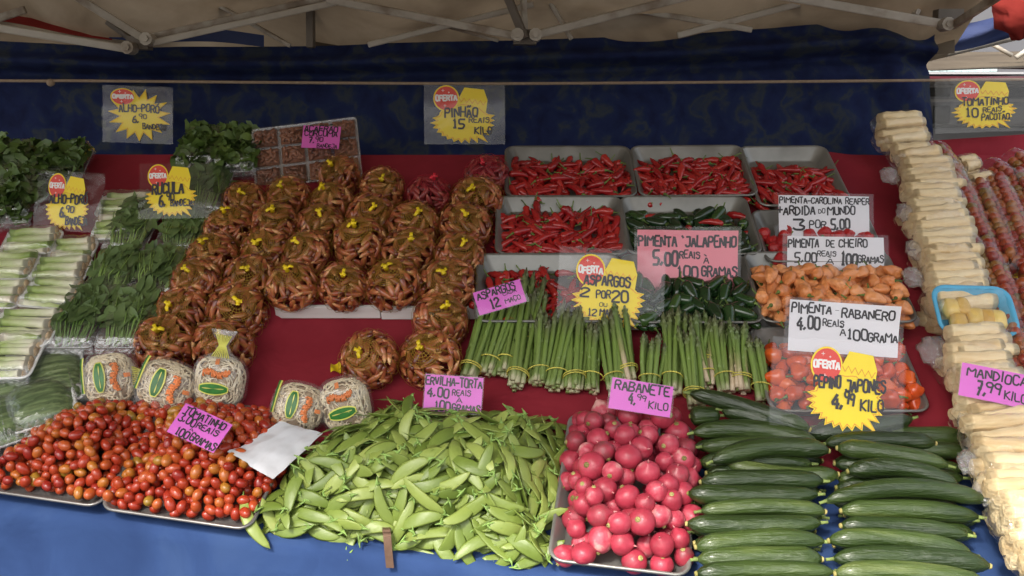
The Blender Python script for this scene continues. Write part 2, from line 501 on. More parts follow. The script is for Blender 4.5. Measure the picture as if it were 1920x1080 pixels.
def edge_dist(poly, x, y):
    d = 9
    for i in range(len(poly)):
        x1, y1 = poly[i]; x2, y2 = poly[i - 1]
        dx, dy = x2 - x1, y2 - y1
        t = max(0, min(1, ((x - x1) * dx + (y - y1) * dy) / (dx * dx + dy * dy + 1e-12)))
        d = min(d, hypot(x - x1 - t * dx, y - y1 - t * dy))
    return d
# ================================================================= SETTING
me = MB().grid(24, 24, lambda a, b: (-60 + 120 * a, -60 + 120 * b, 0)).mesh('ground', M['asphalt'])
structure(ob('ground', me))

BU0, BU1 = at(515, 597)[0], at(1722, 605)[0]
BS = at(700, 580)[1]


def cloth_n(u, s):
    on = smooth01((u - BU0 + .004) / .008) * (1 - smooth01((u - BU1) / .008))
    st = smooth01((s - .014 - (BS if u < -.035 else 0)) / .003)
    rm = smooth01((s + .03) / .10)
    n = -.03 + .026 * (on * st + (1 - on) * rm)
    # gathered folds of the cloth to the right of the trays
    c = .74 + .00 * s - .12 * max(0, s) + .05 * min(0, s)
    w = math.exp(-((u - c - .05) / .085) ** 2)
    f = .5 + .5 * sin(15 * u + 22 * s + 5 * fbm(u * 3, s * 3, 2)) 
    n += w * (.012 + .034 * f) * smooth01((u - BU1 + .12) / .14)
    n += .003 * fbm(u * 7, s * 7, 5) * (1 - on)
    return n


# blue cloth: lies under the lowest trays, folds over the front edge and hangs down
EDGE = [(-1.35, at(-500, 868, -.036)[1]), (at(0, 930, -.036)), (at(450, 990, -.036)), (at(1030, 1062, -.036)), (at(1290, 1090, -.036)), (.45, at(1600, 1120, -.036)[1]), (1.4, at(1900, 1130, -.036)[1])]


def edge_s(u):
    for (a, sa), (b, sb) in zip(EDGE, EDGE[1:]):
        if u <= b:
            return sa + (sb - sa) * max(0, (u - a) / (b - a))
    return EDGE[-1][1]


def RS(a, b):
    e = edge_s(-1.35 + 2.75 * a) + .10 + .15 * smooth01((a - .53) / .04)
    return e + (.66 - e) * b


me = MB().grid(240, 150, lambda a, b: (-1.35 + 2.75 * a, RS(a, b), cloth_n(-1.35 + 2.75 * a, RS(a, b)))).mesh('red_cloth', M['red_cloth'])
o = ob('red_cloth', me, X=F)
tag(o, 'dark red cloth spread over the sloping display under the produce', 'cloth')

def blue(a, b):
    u = -1.35 + 2.75 * a
    e = edge_s(u)
    if b <= .4:
        s = -.30 + (e + .30) * (b / .4)
        rr = math.exp(-((u - .80) / .08) ** 2)
        n = -.036 + .006 * rr * sin(30 * s + 4 * u)
        p = F @ Vector((u, s, n))
        return p
    q = (b - .4) / .6
    p = F @ Vector((u, e, -.036))
    ang = min(1, q / .10) * radians(62)
    p = p + Vector((0, -.028 * sin(ang), -.028 * (1 - cos(ang))))
    d = max(0, q - .10) / .9
    fold = .012 * sin(9 * u + 1.5 * fbm(u * 2, 0, 1)) * min(1, d * 3) + .010 * fbm(u * 5, d * 2, 3) * min(1, d * 4)
    return p + Vector((0, -.02 * d + fold, -.74 * d))


me = MB().grid(200, 70, blue).mesh('blue_cloth', M['blue_cloth'])
tag(ob('blue_cloth', me), 'blue tablecloth hanging over the front edge of the stall', 'cloth')

# boards that carry the upper trays and the net bags
def board(px0, px1, m, label, y=600):
    u0, u1 = at(px0, y)[0], at(px1, y)[0]
    s0 = at(px0, y)[1] + .008
    b = MB().box(u0, u1, s0 - .010, s0 - .0015, -.026, .0045).box(u0, u1, s0 - .0015, s0 + .012, -.026, -.0065)
    o = ob('shelf_board', b.mesh('shelf_board', m, False), X=F)
    mod = o.modifiers.new('b', 'BEVEL'); mod.width = .0012; mod.segments = 2
    return tag(o, label, 'board', 'shelf edges')
board(515, 712, M['board'], 'white shelf board under the left half of the front row of nut bags', 578)
board(714, 893, M['board'], 'white shelf board under the right half of the front row of nut bags', 580)
board(896, 1724, M['grey_board'], 'long greyish metal shelf edge below the lowest row of pepper trays')

# rope and curtain
CY = 3.0
TOP = [(-500, 52), (240, 90), (330, 87), (640, 84), (960, 76), (1280, 63), (1500, 49), (1620, 39), (1690, 42), (1757, 56)]


def top_v(px):
    for (a, va), (b, vb) in zip(TOP, TOP[1:]):
        if px <= b:
            return va + (vb - va) * max(0, (px - a) / (b - a))
    return TOP[-1][1]


def curtain(a, b):
    px = -500 + 2257 * a
    p0, p1 = atY(px, top_v(px), CY), atY(px - 4 * smooth01((px - 1500) / 250), 420, CY)
    p = p0.lerp(p1, b)
    k = smooth01((px - 1350) / 400)
    y = .030 * fbm(p.x * 2.2, p.z * 1.0, 1) + .018 * sin(p.x * 6 + 2 * fbm(p.x, p.z, 7)) + .007 * fbm(p.x * 9, p.z * 3, 4)
    y += .035 * k * sin(30 * (p.x + .55 * p.z)) * (1 - b)          # pulled creases at the hung corner
    y += -.05 * math.exp(-((b - .10) / .035) ** 2) + .03 * math.exp(-((b - .17) / .03) ** 2)   # folded-over top
    return p + Vector((0, y, 0))


me = MB().grid(170, 60, curtain).mesh('curtain', M['curtain'])
tag(ob('curtain', me), 'dark blue mottled curtain hung along the back of the stall', 'curtain')

def rope_pts():
    out = []
    for i in range(81):
        px = -500 + 2600 * i / 80
        py = 157 - 7 * abs((px - 900) / 900) ** 1.3 if px > 100 else 152 - (100 - px) * .006
        out.append(atY(px, py, 2.88))
    return out
mb = MB().tube(rope_pts(), .0042, 6)
k = atY(95, 155, 2.88)
mb.ball(lambda t, p: k + Vector((.012 * sin(t) * cos(p), .009 * sin(t) * sin(p), .010 * cos(t))), 8, 6)
tag(ob('rope', mb.mesh('rope', M['rope'])), 'thin pale rope stretched across in front of the blue curtain', 'rope')

# ---------------------------------------------------------------- canopy over the stall
tent = empty('canopy_tent', T(-.3, 3.0, 0), 'beige canopy tent with a folding white metal truss over the stall', 'canopy tent')
ZE = atY(900, 78, 3.0).z
def W(fn):  # world point -> tent coordinates
    off = Vector((-.3, 3.0, 0))
    return lambda a, b: fn(a, b) - off
def back_roof(a, b):
    x = -2.4 + 3.66 * a
    y = 3.16 - 1.2 * b
    sag = .05 * sin(pi * ((x * 1.5) % 1)) + .03 * fbm(x * 2, b * 3, 1)
    return Vector((x, y, ZE - .02 + .62 * b - sag * (1 - .3 * b)))
def front_roof(a, b):
    x = -2.4 + 3.66 * a
    y = 1.96 - 1.16 * b
    return Vector((x, y, ZE - .02 + .62 * (1 - b) + .18 * b - .03 * fbm(x * 2, b * 3, 4)))
ob('roof_fabric', MB().grid(70, 16, W(back_roof)).grid(50, 8, W(front_roof)).mesh('roof_fabric', M['roof']), tent)
# hanging inner flap, browner and lower, seen in the gaps of the truss
def inner(px0, px1, v0, v1, Y, sag):
    return lambda a, b: atY(px0 + (px1 - px0) * a, v0(a) + (v1(a) - v0(a)) * b + sag * sin(pi * a), Y + .10 * (1 - b) + .03 * fbm(a * 3, b, px0)) - Vector((-.3, 3.0, 0))
ob('inner_flap', MB().grid(40, 8, inner(585, 1010, lambda a: 30 + 5 * a, lambda a: 104, 3.05, 6))
   .grid(40, 8, inner(1005, 1790, lambda a: 22 - 12 * a, lambda a: 100, 3.05, 12)).mesh('inner_flap', M['roof_brown']), tent)
ob('inner_flap', MB().grid(30, 8, inner(-420, 250, lambda a: 40 - 4 * a, lambda a: 120, 3.05, -4)).mesh('inner_flap', M['roof_brown']), tent)
ob('red_strip', MB().grid(24, 4, lambda a, b: atY(-200 + 410 * a, -14 + 62 * a + 26 * b + 3 * sin(9 * a), 2.93 + .05 * a) - Vector((-.3, 3.0, 0))).mesh('red_strip', M['red_flap']), tent)
ob('blue_strip', MB().grid(24, 4, lambda a, b: atY(205 + 290 * a, 42 + 22 * a + (30 - 8 * a) * b + 3 * sin(7 * a), 2.975 + .02 * a) - Vector((-.3, 3.0, 0))).mesh('blue_strip', M['blue_flap']), tent)


def bar(p0, p1, w=.024, t=.014, m='steel', Y0=2.86, Y1=None, name='truss_bar'):
    a, b = atY(*p0, Y0), atY(*p1, Y1 or Y0)
    w *= .84; d = b - a
    L_ = d.length
    mb = MB().box(-L_ / 2, L_ / 2, -t / 2, t / 2, -w / 2, w / 2)
    o = ob(name, mb.mesh(name, M[m], False), tent)
    x = d.normalized(); z = (Vector((0, -.2, 1)) - x * Vector((0, -.2, 1)).dot(x)).normalized(); y = z.cross(x)
    c = (a + b) / 2 - Vector((-.3, 3.0, 0))
    o.matrix_basis = Matrix(((x.x, y.x, z.x, c.x), (x.y, y.y, z.y, c.y), (x.z, y.z, z.z, c.z), (0, 0, 0, 1)))
    mo = o.modifiers.new('b', 'BEVEL'); mo.width = .003; mo.segments = 2
    return o


bar((-120, 33), (242, 92))
bar((278, 70), (625, -8), .020, Y0=2.88)
bar((286, 80), (630, 4), .020, Y0=2.85)
bar((612, -2), (968, 67), .024, Y0=2.84)
bar((1002, 66), (1310, -12), .024, Y0=2.85)
bar((1455, -10), (1775, 46), .026, Y0=2.82)
bar((130, -14), (276, 76), .024, Y0=2.80, Y1=2.86)
bar((1786, 48), (1895, -22), .024, Y0=2.80, Y1=2.5)
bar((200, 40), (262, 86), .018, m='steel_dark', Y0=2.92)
bar((385, -4), (452, 33), .012, Y0=2.92)
bar((468, 42), (545, 86), .013, Y0=2.94)
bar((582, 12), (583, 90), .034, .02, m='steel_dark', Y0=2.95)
bar((690, 84), (1000, 8), .018, Y0=2.92, m='steel')
bar((835, 48), (935, 76), .012, Y0=2.95)
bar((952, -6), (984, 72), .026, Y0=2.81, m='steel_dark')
bar((981, -6), (984, 68), .032, Y0=2.88)
bar((1027, -5), (1072, 74), .013, Y0=2.92)
bar((1085, 0), (1410, 56), .018, Y0=2.93)
bar((1270, 66), (1500, 6), .020, Y0=2.93)
bar((1716, 28), (1731, -8), .018, Y0=2.90)
bar((-60, 52), (48, 18), .024, Y0=2.90)
for px, py, Y in ((243, 90, 2.84), (278, 74, 2.84), (970, 66, 2.82), (1004, 66, 2.83), (1773, 46, 2.80)):
    c = atY(px, py, Y) - Vector((-.3, 3.0, 0))
    mb = MB().tube([(0, -.022, 0), (0, .022, 0)], .017, 10)
    mb.tube([(0, -.029, 0), (0, -.022, 0)], .009, 6)
    ob('joint', mb.mesh('joint', M['steel'], False), tent, T(*c))
c = atY(984, 71, 2.85) - Vector((-.3, 3.0, 0))
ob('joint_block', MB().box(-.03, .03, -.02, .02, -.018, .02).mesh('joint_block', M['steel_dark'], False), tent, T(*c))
c = atY(262, 82, 2.88) - Vector((-.3, 3.0, 0))
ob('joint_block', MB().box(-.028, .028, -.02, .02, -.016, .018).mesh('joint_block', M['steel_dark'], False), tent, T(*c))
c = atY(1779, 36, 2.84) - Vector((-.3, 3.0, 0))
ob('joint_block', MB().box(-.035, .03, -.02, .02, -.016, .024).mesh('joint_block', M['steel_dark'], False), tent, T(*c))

# ---------------------------------------------------------------- what shows past the right end of the curtain
t2 = empty('canopy_tent', T(2.4, 4.2, 0), 'neighbouring canopy beyond the curtain, pale roof above a dark red beam', 'canopy tent')
O2 = Vector((2.4, 4.2, 0))
ob('roof_fabric', MB().grid(20, 24, lambda a, b: Vector((1.28 + 8 * a, 3.32 + 8.0 * b, ZE - .06 + .10 * a + .17 * sin(pi * min(.5, b * 2)) + .62 * max(0, b - .25) - .03 * fbm(a * 4, b * 3, 2))) - O2).mesh('roof_fabric', M['roof_brown']), t2)  # roof stretched far back, added to keep the van and wall in shade
def bar2(p0, p1, w, Y0, m='steel', Y1=None):
    a, b = atY(*p0, Y0), atY(*p1, Y1 or Y0)
    mb = MB().tube([a - O2, b - O2], w / 2, 8)
    ob('truss_bar', mb.mesh('truss_bar', M[m]), t2)
bar2((1730, 110), (2000, 46), .024, 3.30)
bar2((1858, 82), (1897, 104), .014, 3.5)
bar2((1940, 84), (1905, 108), .016, 3.5)
bar2((1700, 117), (2200, 124), .05, 5.2, 'dark_red')
tag(ob('flap', MB().grid(24, 8, lambda a, b: atY(1745 + 320 * a, 52 - 55 * a + (50 - 8 * a) * b + 4 * sin(8 * a), 3.20 + .03 * sin(7 * b + 4 * a))).mesh('flap', M['blue_flap'])),
    'washed blue fabric flap between the two canopies', 'fabric flap')
c = atY(1925, 18, 3.08)
tag(ob('gathered_cloth', MB().ball(lambda t, p: c + Vector((.09 * sin(t) * cos(p), .06 * sin(t) * sin(p), .075 * cos(t))) * (1 + .16 * fbm(3 * t, 2 * p, 4) + .10 * sin(4 * p + 2 * t)), 24, 16).mesh('gathered_cloth', M['red_flap'])),
    'bunched up red cloth tied under the canopy at the top right corner', 'cloth')

bd = empty('market_building', T(6, 12, 0), 'pale grey building with a band of glass bricks behind the neighbouring canopy', 'building')
def BX(px0, px1, py0, py1, Y, th, m, name, par, off):
    p, q = atY(px0, py1, Y), atY(px1, py0, Y)
    return ob(name, MB().box(p.x - off.x, q.x - off.x, Y - off.y, Y + th - off.y, p.z - off.z, q.z - off.z).mesh(name, M[m], False), par)
OB = Vector((6, 12, 0))
mb = MB().box(-4, 12, 0, .3, 0, 5)
ob('wall', mb.mesh('wall', M['render_wall'], False), bd)
for i in range(11):
    BX(1722 + 13.6 * i, 1734.4 + 13.6 * i, 120, 134, 11.93, .05, 'glass_brick', 'glass_brick', bd, OB)
BX(1700, 2300, 143, 149, 11.9, .1, 'dark_red', 'ledge', bd, OB)
BX(1700, 2300, 135, 139, 11.9, .08, 'white_metal', 'ledge', bd, OB)
van = empty('parked_van', T(4.0, 8.6, 0), 'white van parked behind the neighbouring stall', 'van')
OV = Vector((4.0, 8.6, 0))
BX(1690, 2300, 160, 330, 8.6, 1.6, 'white_van', 'body', van, OV)
BX(1700, 2300, 150, 159, 8.75, 1.3, 'white_van', 'roof', van, OV)
BX(1740, 1783, 164, 181, 8.57, .02, 'dark_glass', 'window', van, OV)
BX(1830, 1990, 163, 183, 8.57, .02, 'dark_glass', 'window', van, OV)
BX(1700, 2300, 186, 191, 8.56, .04, 'white_metal', 'trim', van, OV)
BX(1750, 1782, 198, 232, 8.57, .02, 'dark_glass', 'door_window', van, OV)
BX(1795, 1830, 196, 232, 8.57, .02, 'render_wall', 'door_panel', van, OV)
BX(1700, 2300, 236, 240, 8.55, .05, 'dark_glass', 'rub_strip', van, OV)

# bent metal strap clipped over the edge in front of the peas
hk = [(0, 0, 0), (-.002, .0, .012), (.004, -.004, .019), (.011, -.006, .017)]
u_, s_ = at(727, 1030, -.02)
top_ = F @ Vector((u_, s_, -.02))
mb = MB()
pr = [(-.004, .020, .026), (-.0035, .010, .030), (-.002, .000, .030), (0, -.006, .024), (.001, -.008, .014), (.003, -.012, -.006), (.005, -.015, -.026)]
lo = [[(x - .0065, y, z), (x + .0065, y, z), (x + .0065, y + .003, z + .003), (x - .0065, y + .003, z + .003)] for x, y, z in pr]
mb.loft(lo)
tag(ob('metal_strap', mb.mesh('metal_strap', M['hook'], False), X=T(*top_)), 'bent brown metal strap clipped over the blue cloth edge in front of the peas', 'strap')
# ================================================================= SIGNS
G = {'A': '002640 1232', 'B': '0006 06263544243303 03334241300 0'.replace(' 0', '0') if 0 else '0006 063645343303 334241300 0', 'C': '4536160501103041', 'D': '0006 062644422000', 'E': '46060040 0333',
     'F': '460600 0333', 'G': '45361605011030414323', 'H': '0006 4046 0343', 'I': '2026', 'J': '164645413010 01'.replace(' ', ''), 'K': '0006 460340', 'L': '060040', 'M': '0006234640',
     'N': '00064046', 'O': '16364541301001050616'.replace('0506', '05'), 'P': '000636454433 03'.replace(' ', ''), 'R': '00063645443303 2340', 'S': '453616051443423 01001'.replace(' ', ''),
     'T': '0646 2620', 'U': '060110304146', 'V': '062046', 'Z': '06460040', 'X': '0046 0640', '0': '163645413010010516', '1': '152620 1030', '2': '0516364544010040'.replace('4401', '44 01').replace(' ', ''),
     '3': '06462342413010 01'.replace(' ', ''), '4': '360242 3430', '5': '46060333423000', '6': '3615020110304142331302', '7': '064610 1333', '9': '453616050413334445 4530', ',': '2110', '.': '1021', '-': '0343', '+': '0343 2125',
     "'": '1625', ' ': ''}
G['B'] = '0006 063645343303 3342413000'
WIDE = {'I': .35, '1': .6, ',': .4, '.': .4, '-': .7, "'": .4, ' ': .55, 'M': 1.2, '4': 1.0}


def chaikin(p):
    q = [p[0]]
    for a, b in zip(p, p[1:]):
        q += [(a[0] * .8 + b[0] * .2, a[1] * .8 + b[1] * .2), (a[0] * .2 + b[0] * .8, a[1] * .2 + b[1] * .8)]
    return q + [p[-1]]


RL = random.Random(5)


def strokes(text, x0, y0, x1, y1, wob=.25):
    """marker strokes of TEXT fitted into the box (y up)"""
    adv, items = 0.0, []
    for ch in text:
        acc = None
        if ch in 'ÓÃÁÀÇÊ':
            acc, ch = ch, {'Ó': 'O', 'Ã': 'A', 'Á': 'A', 'À': 'A', 'Ç': 'C', 'Ê': 'E'}[ch]
        w = WIDE.get(ch, .85)
        items.append((ch, adv, w, acc))
        adv += w + .28
    adv -= .28
    sx, sy = (x1 - x0) / adv, (y1 - y0)
    out = []
    for ch, a, w, acc in items:
        if ch == ' ': continue
        jy, jr, sk = RL.uniform(-.09, .07), RL.uniform(-.08, .08), RL.uniform(.86, 1.08)
        raw = [[(int(t[i]), int(t[i + 1])) for i in range(0, len(t) - 1, 2)] for t in G[ch].split(' ') if t]
        if acc == 'Ó' or acc == 'Á': raw.append([(2, 6.8), (3.4, 8)])
        if acc == 'À': raw.append([(0.6, 8), (2, 6.8)])
        if acc == 'Ã': raw.append([(0.6, 7), (1.6, 7.8), (2.6, 7.1), (3.6, 7.9)])
        if acc == 'Ç': raw.append([(2.2, 0), (2.6, -1), (1.6, -1.6)])
        mid = w < .5
        for st in raw:
            pts = []
            for gx, gy in st:
                fx = (gx - 2) / 4 * .85 + w / 2 if mid else gx / 4 * w
                fx += RL.uniform(-1, 1) * .03 * wob * 4 + jr * (gy / 6 - .5)
                fy = gy / 6 * sk + jy + RL.uniform(-1, 1) * .02 * wob * 4
                pts.append((x0 + (a + fx) * sx, y0 + fy * sy))
            out.append(chaikin(pts) if len(pts) > 2 else pts)
    return out


def ribbon(mb, pts, w, z, mi=0, cap=True):
    if len(pts) < 2: return
    P = [Vector((p[0], p[1], 0)) for p in pts]
    if cap:
        P[0] = P[0] + (P[0] - P[1]).normalized() * w * .35
        P[-1] = P[-1] + (P[-1] - P[-2]).normalized() * w * .35
    L_, R_ = [], []
    for i, p in enumerate(P):
        d0 = (P[i] - P[i - 1]).normalized() if i else None
        d1 = (P[i + 1] - P[i]).normalized() if i < len(P) - 1 else None
        d = (d0 or d1) + (d1 or d0)
        if d.length < .2: d = d1 or d0
        d.normalize()
        nn = Vector((-d.y, d.x, 0))
        k = 1.0
        if d0 and d1:
            k = min(1.6, 1 / max(.4, abs(nn.dot(Vector((-d1.y, d1.x, 0))))))
        L_.append(p + nn * w / 2 * k); R_.append(p - nn * w / 2 * k)
    n = len(P)
    mb.add([(v.x, v.y, z) for v in L_ + R_], [(i, n + i, n + i + 1, i + 1) for i in range(n - 1)], mi)


def lettering(parent, lines, w, h, z, pen, m='ink', name='lettering'):
    """lines: (text, x0, y0, x1, y1) with 0..1 from the top left of a w x h card"""
    mb = MB()
    for ln in lines:
        tx, a, b, c, d = ln[:5]
        pw = min(1.5 * pen * (ln[5] if len(ln) > 5 else 1), .19 * (d - b) * h)
        for i, st in enumerate(strokes(tx, (a - .5) * w, (.5 - d) * h, (c - .5) * w, (.5 - b) * h)):
            ribbon(mb, st, pw, z + (i % 5) * .00007)
    return ob(name, mb.mesh(name, M[m], False), parent)


def card_world(cx, cy, Y, tilt, roll, yaw=0):
    p = atY(cx, cy, Y)
    t = radians(tilt)
    B = Matrix(((1, 0, 0, p.x), (0, sin(t), -cos(t), p.y), (0, cos(t), sin(t), p.z), (0, 0, 0, 1)))
    return Matrix.Translation(p) @ Rz(radians(yaw)) @ Matrix.Translation(-p) @ B @ Rz(radians(-roll))


def size(wpx, hpx, cx, cy, Y, tilt):
    p = atY(cx, cy, Y) - EYE
    dep = p.dot(FWD)
    th = atan2(-p.z, p.y)
    return wpx * dep / FPX, hpx * dep / FPX / max(.3, cos(radians(tilt) - th)), dep


def quad(w, h, z, bow=0.0, th=.0006):
    mb = MB()
    f = lambda zz: (lambda a, b: ((a - .5) * w, (b - .5) * h, zz + bow * (sin(pi * b) * .6 + sin(pi * a) * .4)))
    mb.grid(8, 8, f(z))
    return mb


def paper_sign(label, cx, cy, wpx, hpx, Y, tilt, roll, m, lines, pen=.0034, yaw=0, sleeve=True, pad=(.03, .05), skew=0, group='price signs'):
    w, h, dep = size(wpx, hpx, cx, cy, Y, tilt)
    X = card_world(cx, cy, Y, tilt, roll, yaw)
    if skew:
        X = X @ Matrix(((1, skew, 0, 0), (0, 1, 0, 0), (0, 0, 1, 0), (0, 0, 0, 1)))
    e = empty('price_sign', X, label, 'sign', group)
    ob('card', MB().grid(14, 10, lambda a, b: ((a - .5) * w, (b - .5) * h, 0)).grid(14, 10, lambda a, b: ((.5 - a) * w, (b - .5) * h, -.0008)).mesh('card', M[m]), e)
    lettering(e, lines, w, h, .0006, pen)
    if sleeve:
        a, b = w * (1 + pad[0] * 2), h * (1 + pad[1] * 2)
        ob('sleeve', quad(a, b, .0022).mesh('sleeve', M['sleeve']), e)
        ob('sleeve_back', quad(a, b, -.0016).mesh('sleeve_back', M['sleeve_back']), e)
    bw, c1, c2 = RL.uniform(-.007, .007), RL.uniform(-.03, .05), RL.uniform(-.03, .05)      # the card is a little bent
    for ch in e.children:
        for v in ch.data.vertices:
            x, y = v.co.x / w, v.co.y / h
            v.co.z += w / .2 * (bw * (1 - 4 * x * x) + c1 * max(0, x + y * .6 - .35) ** 2 + c2 * max(0, -x - y * .6 - .35) ** 2)
    return e


def offer_sign(label, cx, cy, wpx, hpx, Y, tilt, roll, box, lines, pen=.0034, star=False, yaw=0, hole=None):
    """yellow starburst offer card in a clear sleeve; box = where the burst sits in the sleeve (0..1)"""
    w, h, dep = size(wpx, hpx, cx, cy, Y, tilt)
    e = empty('offer_sign', card_world(cx, cy, Y, tilt, roll, yaw), label, 'sign', 'yellow starburst offer signs')
    bx, by, bX, bY = box
    def q(x, y):
        return ((bx + (bX - bx) * x - .5) * w, (.5 - by - (bY - by) * y) * h)
    rr = random.Random(int(cx))
    if star:
        n, inner, rx, ry, c0 = 15, .66, .50, .50, (.5, .5)
    else:
        n, inner, rx, ry, c0 = 26, .84, .50, .37, (.48, .61)
    pts = []
    for k in range(2 * n):
        an = 2 * pi * (k + .5) / (2 * n)
        f = (1.0 if k % 2 == 0 else inner) * rr.uniform(.94, 1.03)
        if k % 2 == 0 and not star:
            d = abs((an - radians(308) + pi) % (2 * pi) - pi)
            f *= 1 + .28 * max(0, 1 - d / .35)
            if 0.35 < an < 2.8: f *= .85
        pts.append((c0[0] + rx * f * cos(an), c0[1] - ry * f * sin(an)))
    mb = MB()
    P = [q(*p) for p in pts]
    c = q(*c0)
    N_ = len(P)
    mb.add([(c[0], c[1], .0004)] + [(x, y, .0004) for x, y in P], [(0, 1 + i, 1 + (i + 1) % N_) for i in range(N_)])
    if not star:
        tab = [q(*p) for p in ((.50, .025), (.80, .06), (.855, .24), (.83, .45), (.40, .45), (.40, .23))]
        mb.add([(x, y, .0007) for x, y in tab], [tuple(range(5, -1, -1))])
    ob('starburst', mb.mesh('starburst', M['yellow'], False), e)
    ol = MB()
    ib = [q(c0[0] + (x - c0[0]) * .93, c0[1] + (y - c0[1]) * .93) for x, y in pts]
    lw = .0011 * (w / .2)
    ribbon(ol, ib + ib[:1], lw, .0010, cap=False)
    if not star:
        zz = [q(.41 + .42 * i / 10, .22 + (.045 if i % 2 else -.03) + .07 * i / 10) for i in range(11)]
        ribbon(ol, zz, lw, .0012)
    ob('outline', ol.mesh('outline', M['outline'], False), e)
    bc, br = (q(.22, .21), .20) if not star else (q(.24, .17), .20)
    ex, ey = br * (bX - bx) * w, br * (bY - by) * h * (1.12 if not star else .8)
    def disc(k, z, mi):
        m2.add([(bc[0], bc[1], z)] + [(bc[0] + ex * k * cos(2 * pi * i / 28), bc[1] + ey * k * sin(2 * pi * i / 28), z) for i in range(28)], [(0, 1 + i, 1 + (i + 1) % 28) for i in range(28)], mi)
    m2 = MB()
    disc(1.0, .0014, 0); disc(.90, .0018, 1)
    bd_ = ob('badge', m2.mesh('badge', [M['yellow'], M['badge']], False), e)
    ml = MB()
    for i, st in enumerate(strokes('OFERTA', bc[0] - ex * .80, bc[1] - ey * .16, bc[0] + ex * .80, bc[1] + ey * .24, .05)):
        ribbon(ml, st, ex * .13, .0021 + (i % 4) * .00006)
    for sx_, sy_, r_ in ((-.25, .6, .10), (.2, .45, .06), (-.1, -.55, .09), (.5, .25, .05)):
        for d_ in ((1, 0), (0, 1)):
            ribbon(ml, [(bc[0] + ex * sx_ - d_[0] * ex * r_, bc[1] + ey * sy_ - d_[1] * ex * r_), (bc[0] + ex * sx_ + d_[0] * ex * r_, bc[1] + ey * sy_ + d_[1] * ex * r_)], ex * .03, .0021 + .0001 * d_[0])
    ob('badge_lettering', ml.mesh('badge_lettering', M['white_ink'], False), bd_)
    L2 = [(t[0], bx + (bX - bx) * t[1], by + (bY - by) * t[2], bx + (bX - bx) * t[3], by + (bY - by) * t[4]) + tuple(t[5:]) for t in lines]
    lettering(e, L2, w, h, .0026, pen)
    ob('sleeve', quad(w, h, .0034, .004).mesh('sleeve', M['sleeve']), e)
    ob('sleeve_back', quad(w, h, -.0008, -.003).mesh('sleeve_back', M['sleeve_back']), e)
    return e


offer_sign('clear sleeve with a jagged yellow ALHO-PORÓ star, hung from the rope', 258, 215, 132, 106, 2.87, 2, 2, (.08, .04, .97, .97),
           [('ALHO-PORÓ', .18, .30, .82, .44), ('6,', .40, .50, .50, .64), ('90', .50, .48, .62, .57), ('BANDEJA', .56, .66, .92, .76)], .0040, star=True)
offer_sign('clear sleeve with a yellow PINHÃO 15 REAIS burst, hung from the rope', 871, 215, 152, 110, 2.87, 2, 0, (.10, .02, .90, 1.0),
           [('PINHÃO', .20, .36, .70, .52), ('15', .32, .55, .50, .72), ('REAIS', .57, .54, .88, .63), ('KILO', .66, .70, .92, .82)], .0042)
offer_sign('clear sleeve with a yellow TOMATINHO 10 REAIS burst, hung past the curtain edge', 1848, 196, 182, 102, 2.82, 4, -2, (.18, .06, .82, .96),
           [('TOMATINHO', .14, .35, .84, .50), ('10', .20, .55, .38, .72), ('REAIS', .46, .54, .74, .64), ('PACOTÃO', .44, .68, .86, .80)], .0042, yaw=-8)
offer_sign('yellow ALHO-PORÓ offer sign standing behind the leek trays', 130, 378, 126, 112, 2.43, 12, 3, (.16, .05, .82, 1.0),
           [('ALHO-PORÓ', .08, .34, .92, .50), ('6,', .34, .56, .46, .74), ('90', .47, .54, .64, .66), ('BANDEJA', .48, .74, .96, .88)], .0036)
offer_sign('yellow RUCULA offer sign leaning on the rocket packs', 330, 358, 138, 104, 2.42, 14, -1, (.10, .03, .80, .98),
           [('RUCULA', .12, .34, .72, .54), ('6,', .26, .58, .38, .78), ('90', .40, .55, .54, .68), ('BANDEJA', .48, .66, .90, .78, 1.2)], .0038)
paper_sign('small magenta turmeric price card on the pack of brown squares', 602, 257, 72, 40, 2.62, 20, -2, 'magenta',
           [('AÇAFRÃO', .04, -.02, .92, .26), ('CURCUMA', .06, .22, .92, .46), ('7,', .20, .52, .34, .78), ('90', .36, .50, .56, .70), ('BANDEJA', .42, .80, .95, .98)], .0034, sleeve=False, skew=.22)
paper_sign('large rose pink PIMENTA JALAPENHO sign standing among the jalapeños', 1289, 490, 188, 116, 2.26, 14, 1, 'rose',
           [("PIMENTA 'JALAPENHO", .01, .09, .98, .26, 1.15), ('5,00', .16, .34, .40, .56), ('REAIS', .42, .33, .62, .45), ('À', .66, .43, .71, .53), ('100', .40, .58, .60, .76), ('GRAMAS', .64, .58, .99, .74)], .0040, pad=(.03, .06))
paper_sign('white PIMENTA CAROLINA REAPER sign, uppermost of the three white signs', 1545, 408, 170, 82, 2.40, 12, 1, 'white',
           [('PIMENTA-CAROLINA REAPER', .01, .04, 1.0, .18), ('+ARDIDA', -.01, .24, .40, .44, 1.1), ('DO', .44, .30, .51, .40), ('MUNDO', .54, .24, .84, .42, 1.1), ('3', .16, .54, .28, .80), ('POR', .34, .58, .52, .74), ('5,00', .58, .52, .78, .76)], .0036, pad=(.05, .06))
paper_sign('white PIMENTA DE CHEIRO sign tucked behind the orange peppers', 1567, 480, 182, 72, 2.29, 8, 1, 'white',
           [('PIMENTA', .01, .06, .32, .28, 1.1), ('DE', .40, .08, .48, .26), ('CHEIRO', .53, .06, .82, .26), ('5,00', .08, .42, .30, .66), ('REAIS', .31, .36, .50, .50), ('À', .40, .56, .48, .70), ('100', .56, .42, .72, .74), ('GRAMAS', .73, .48, .99, .66)], .0038, pad=(.05, .07))
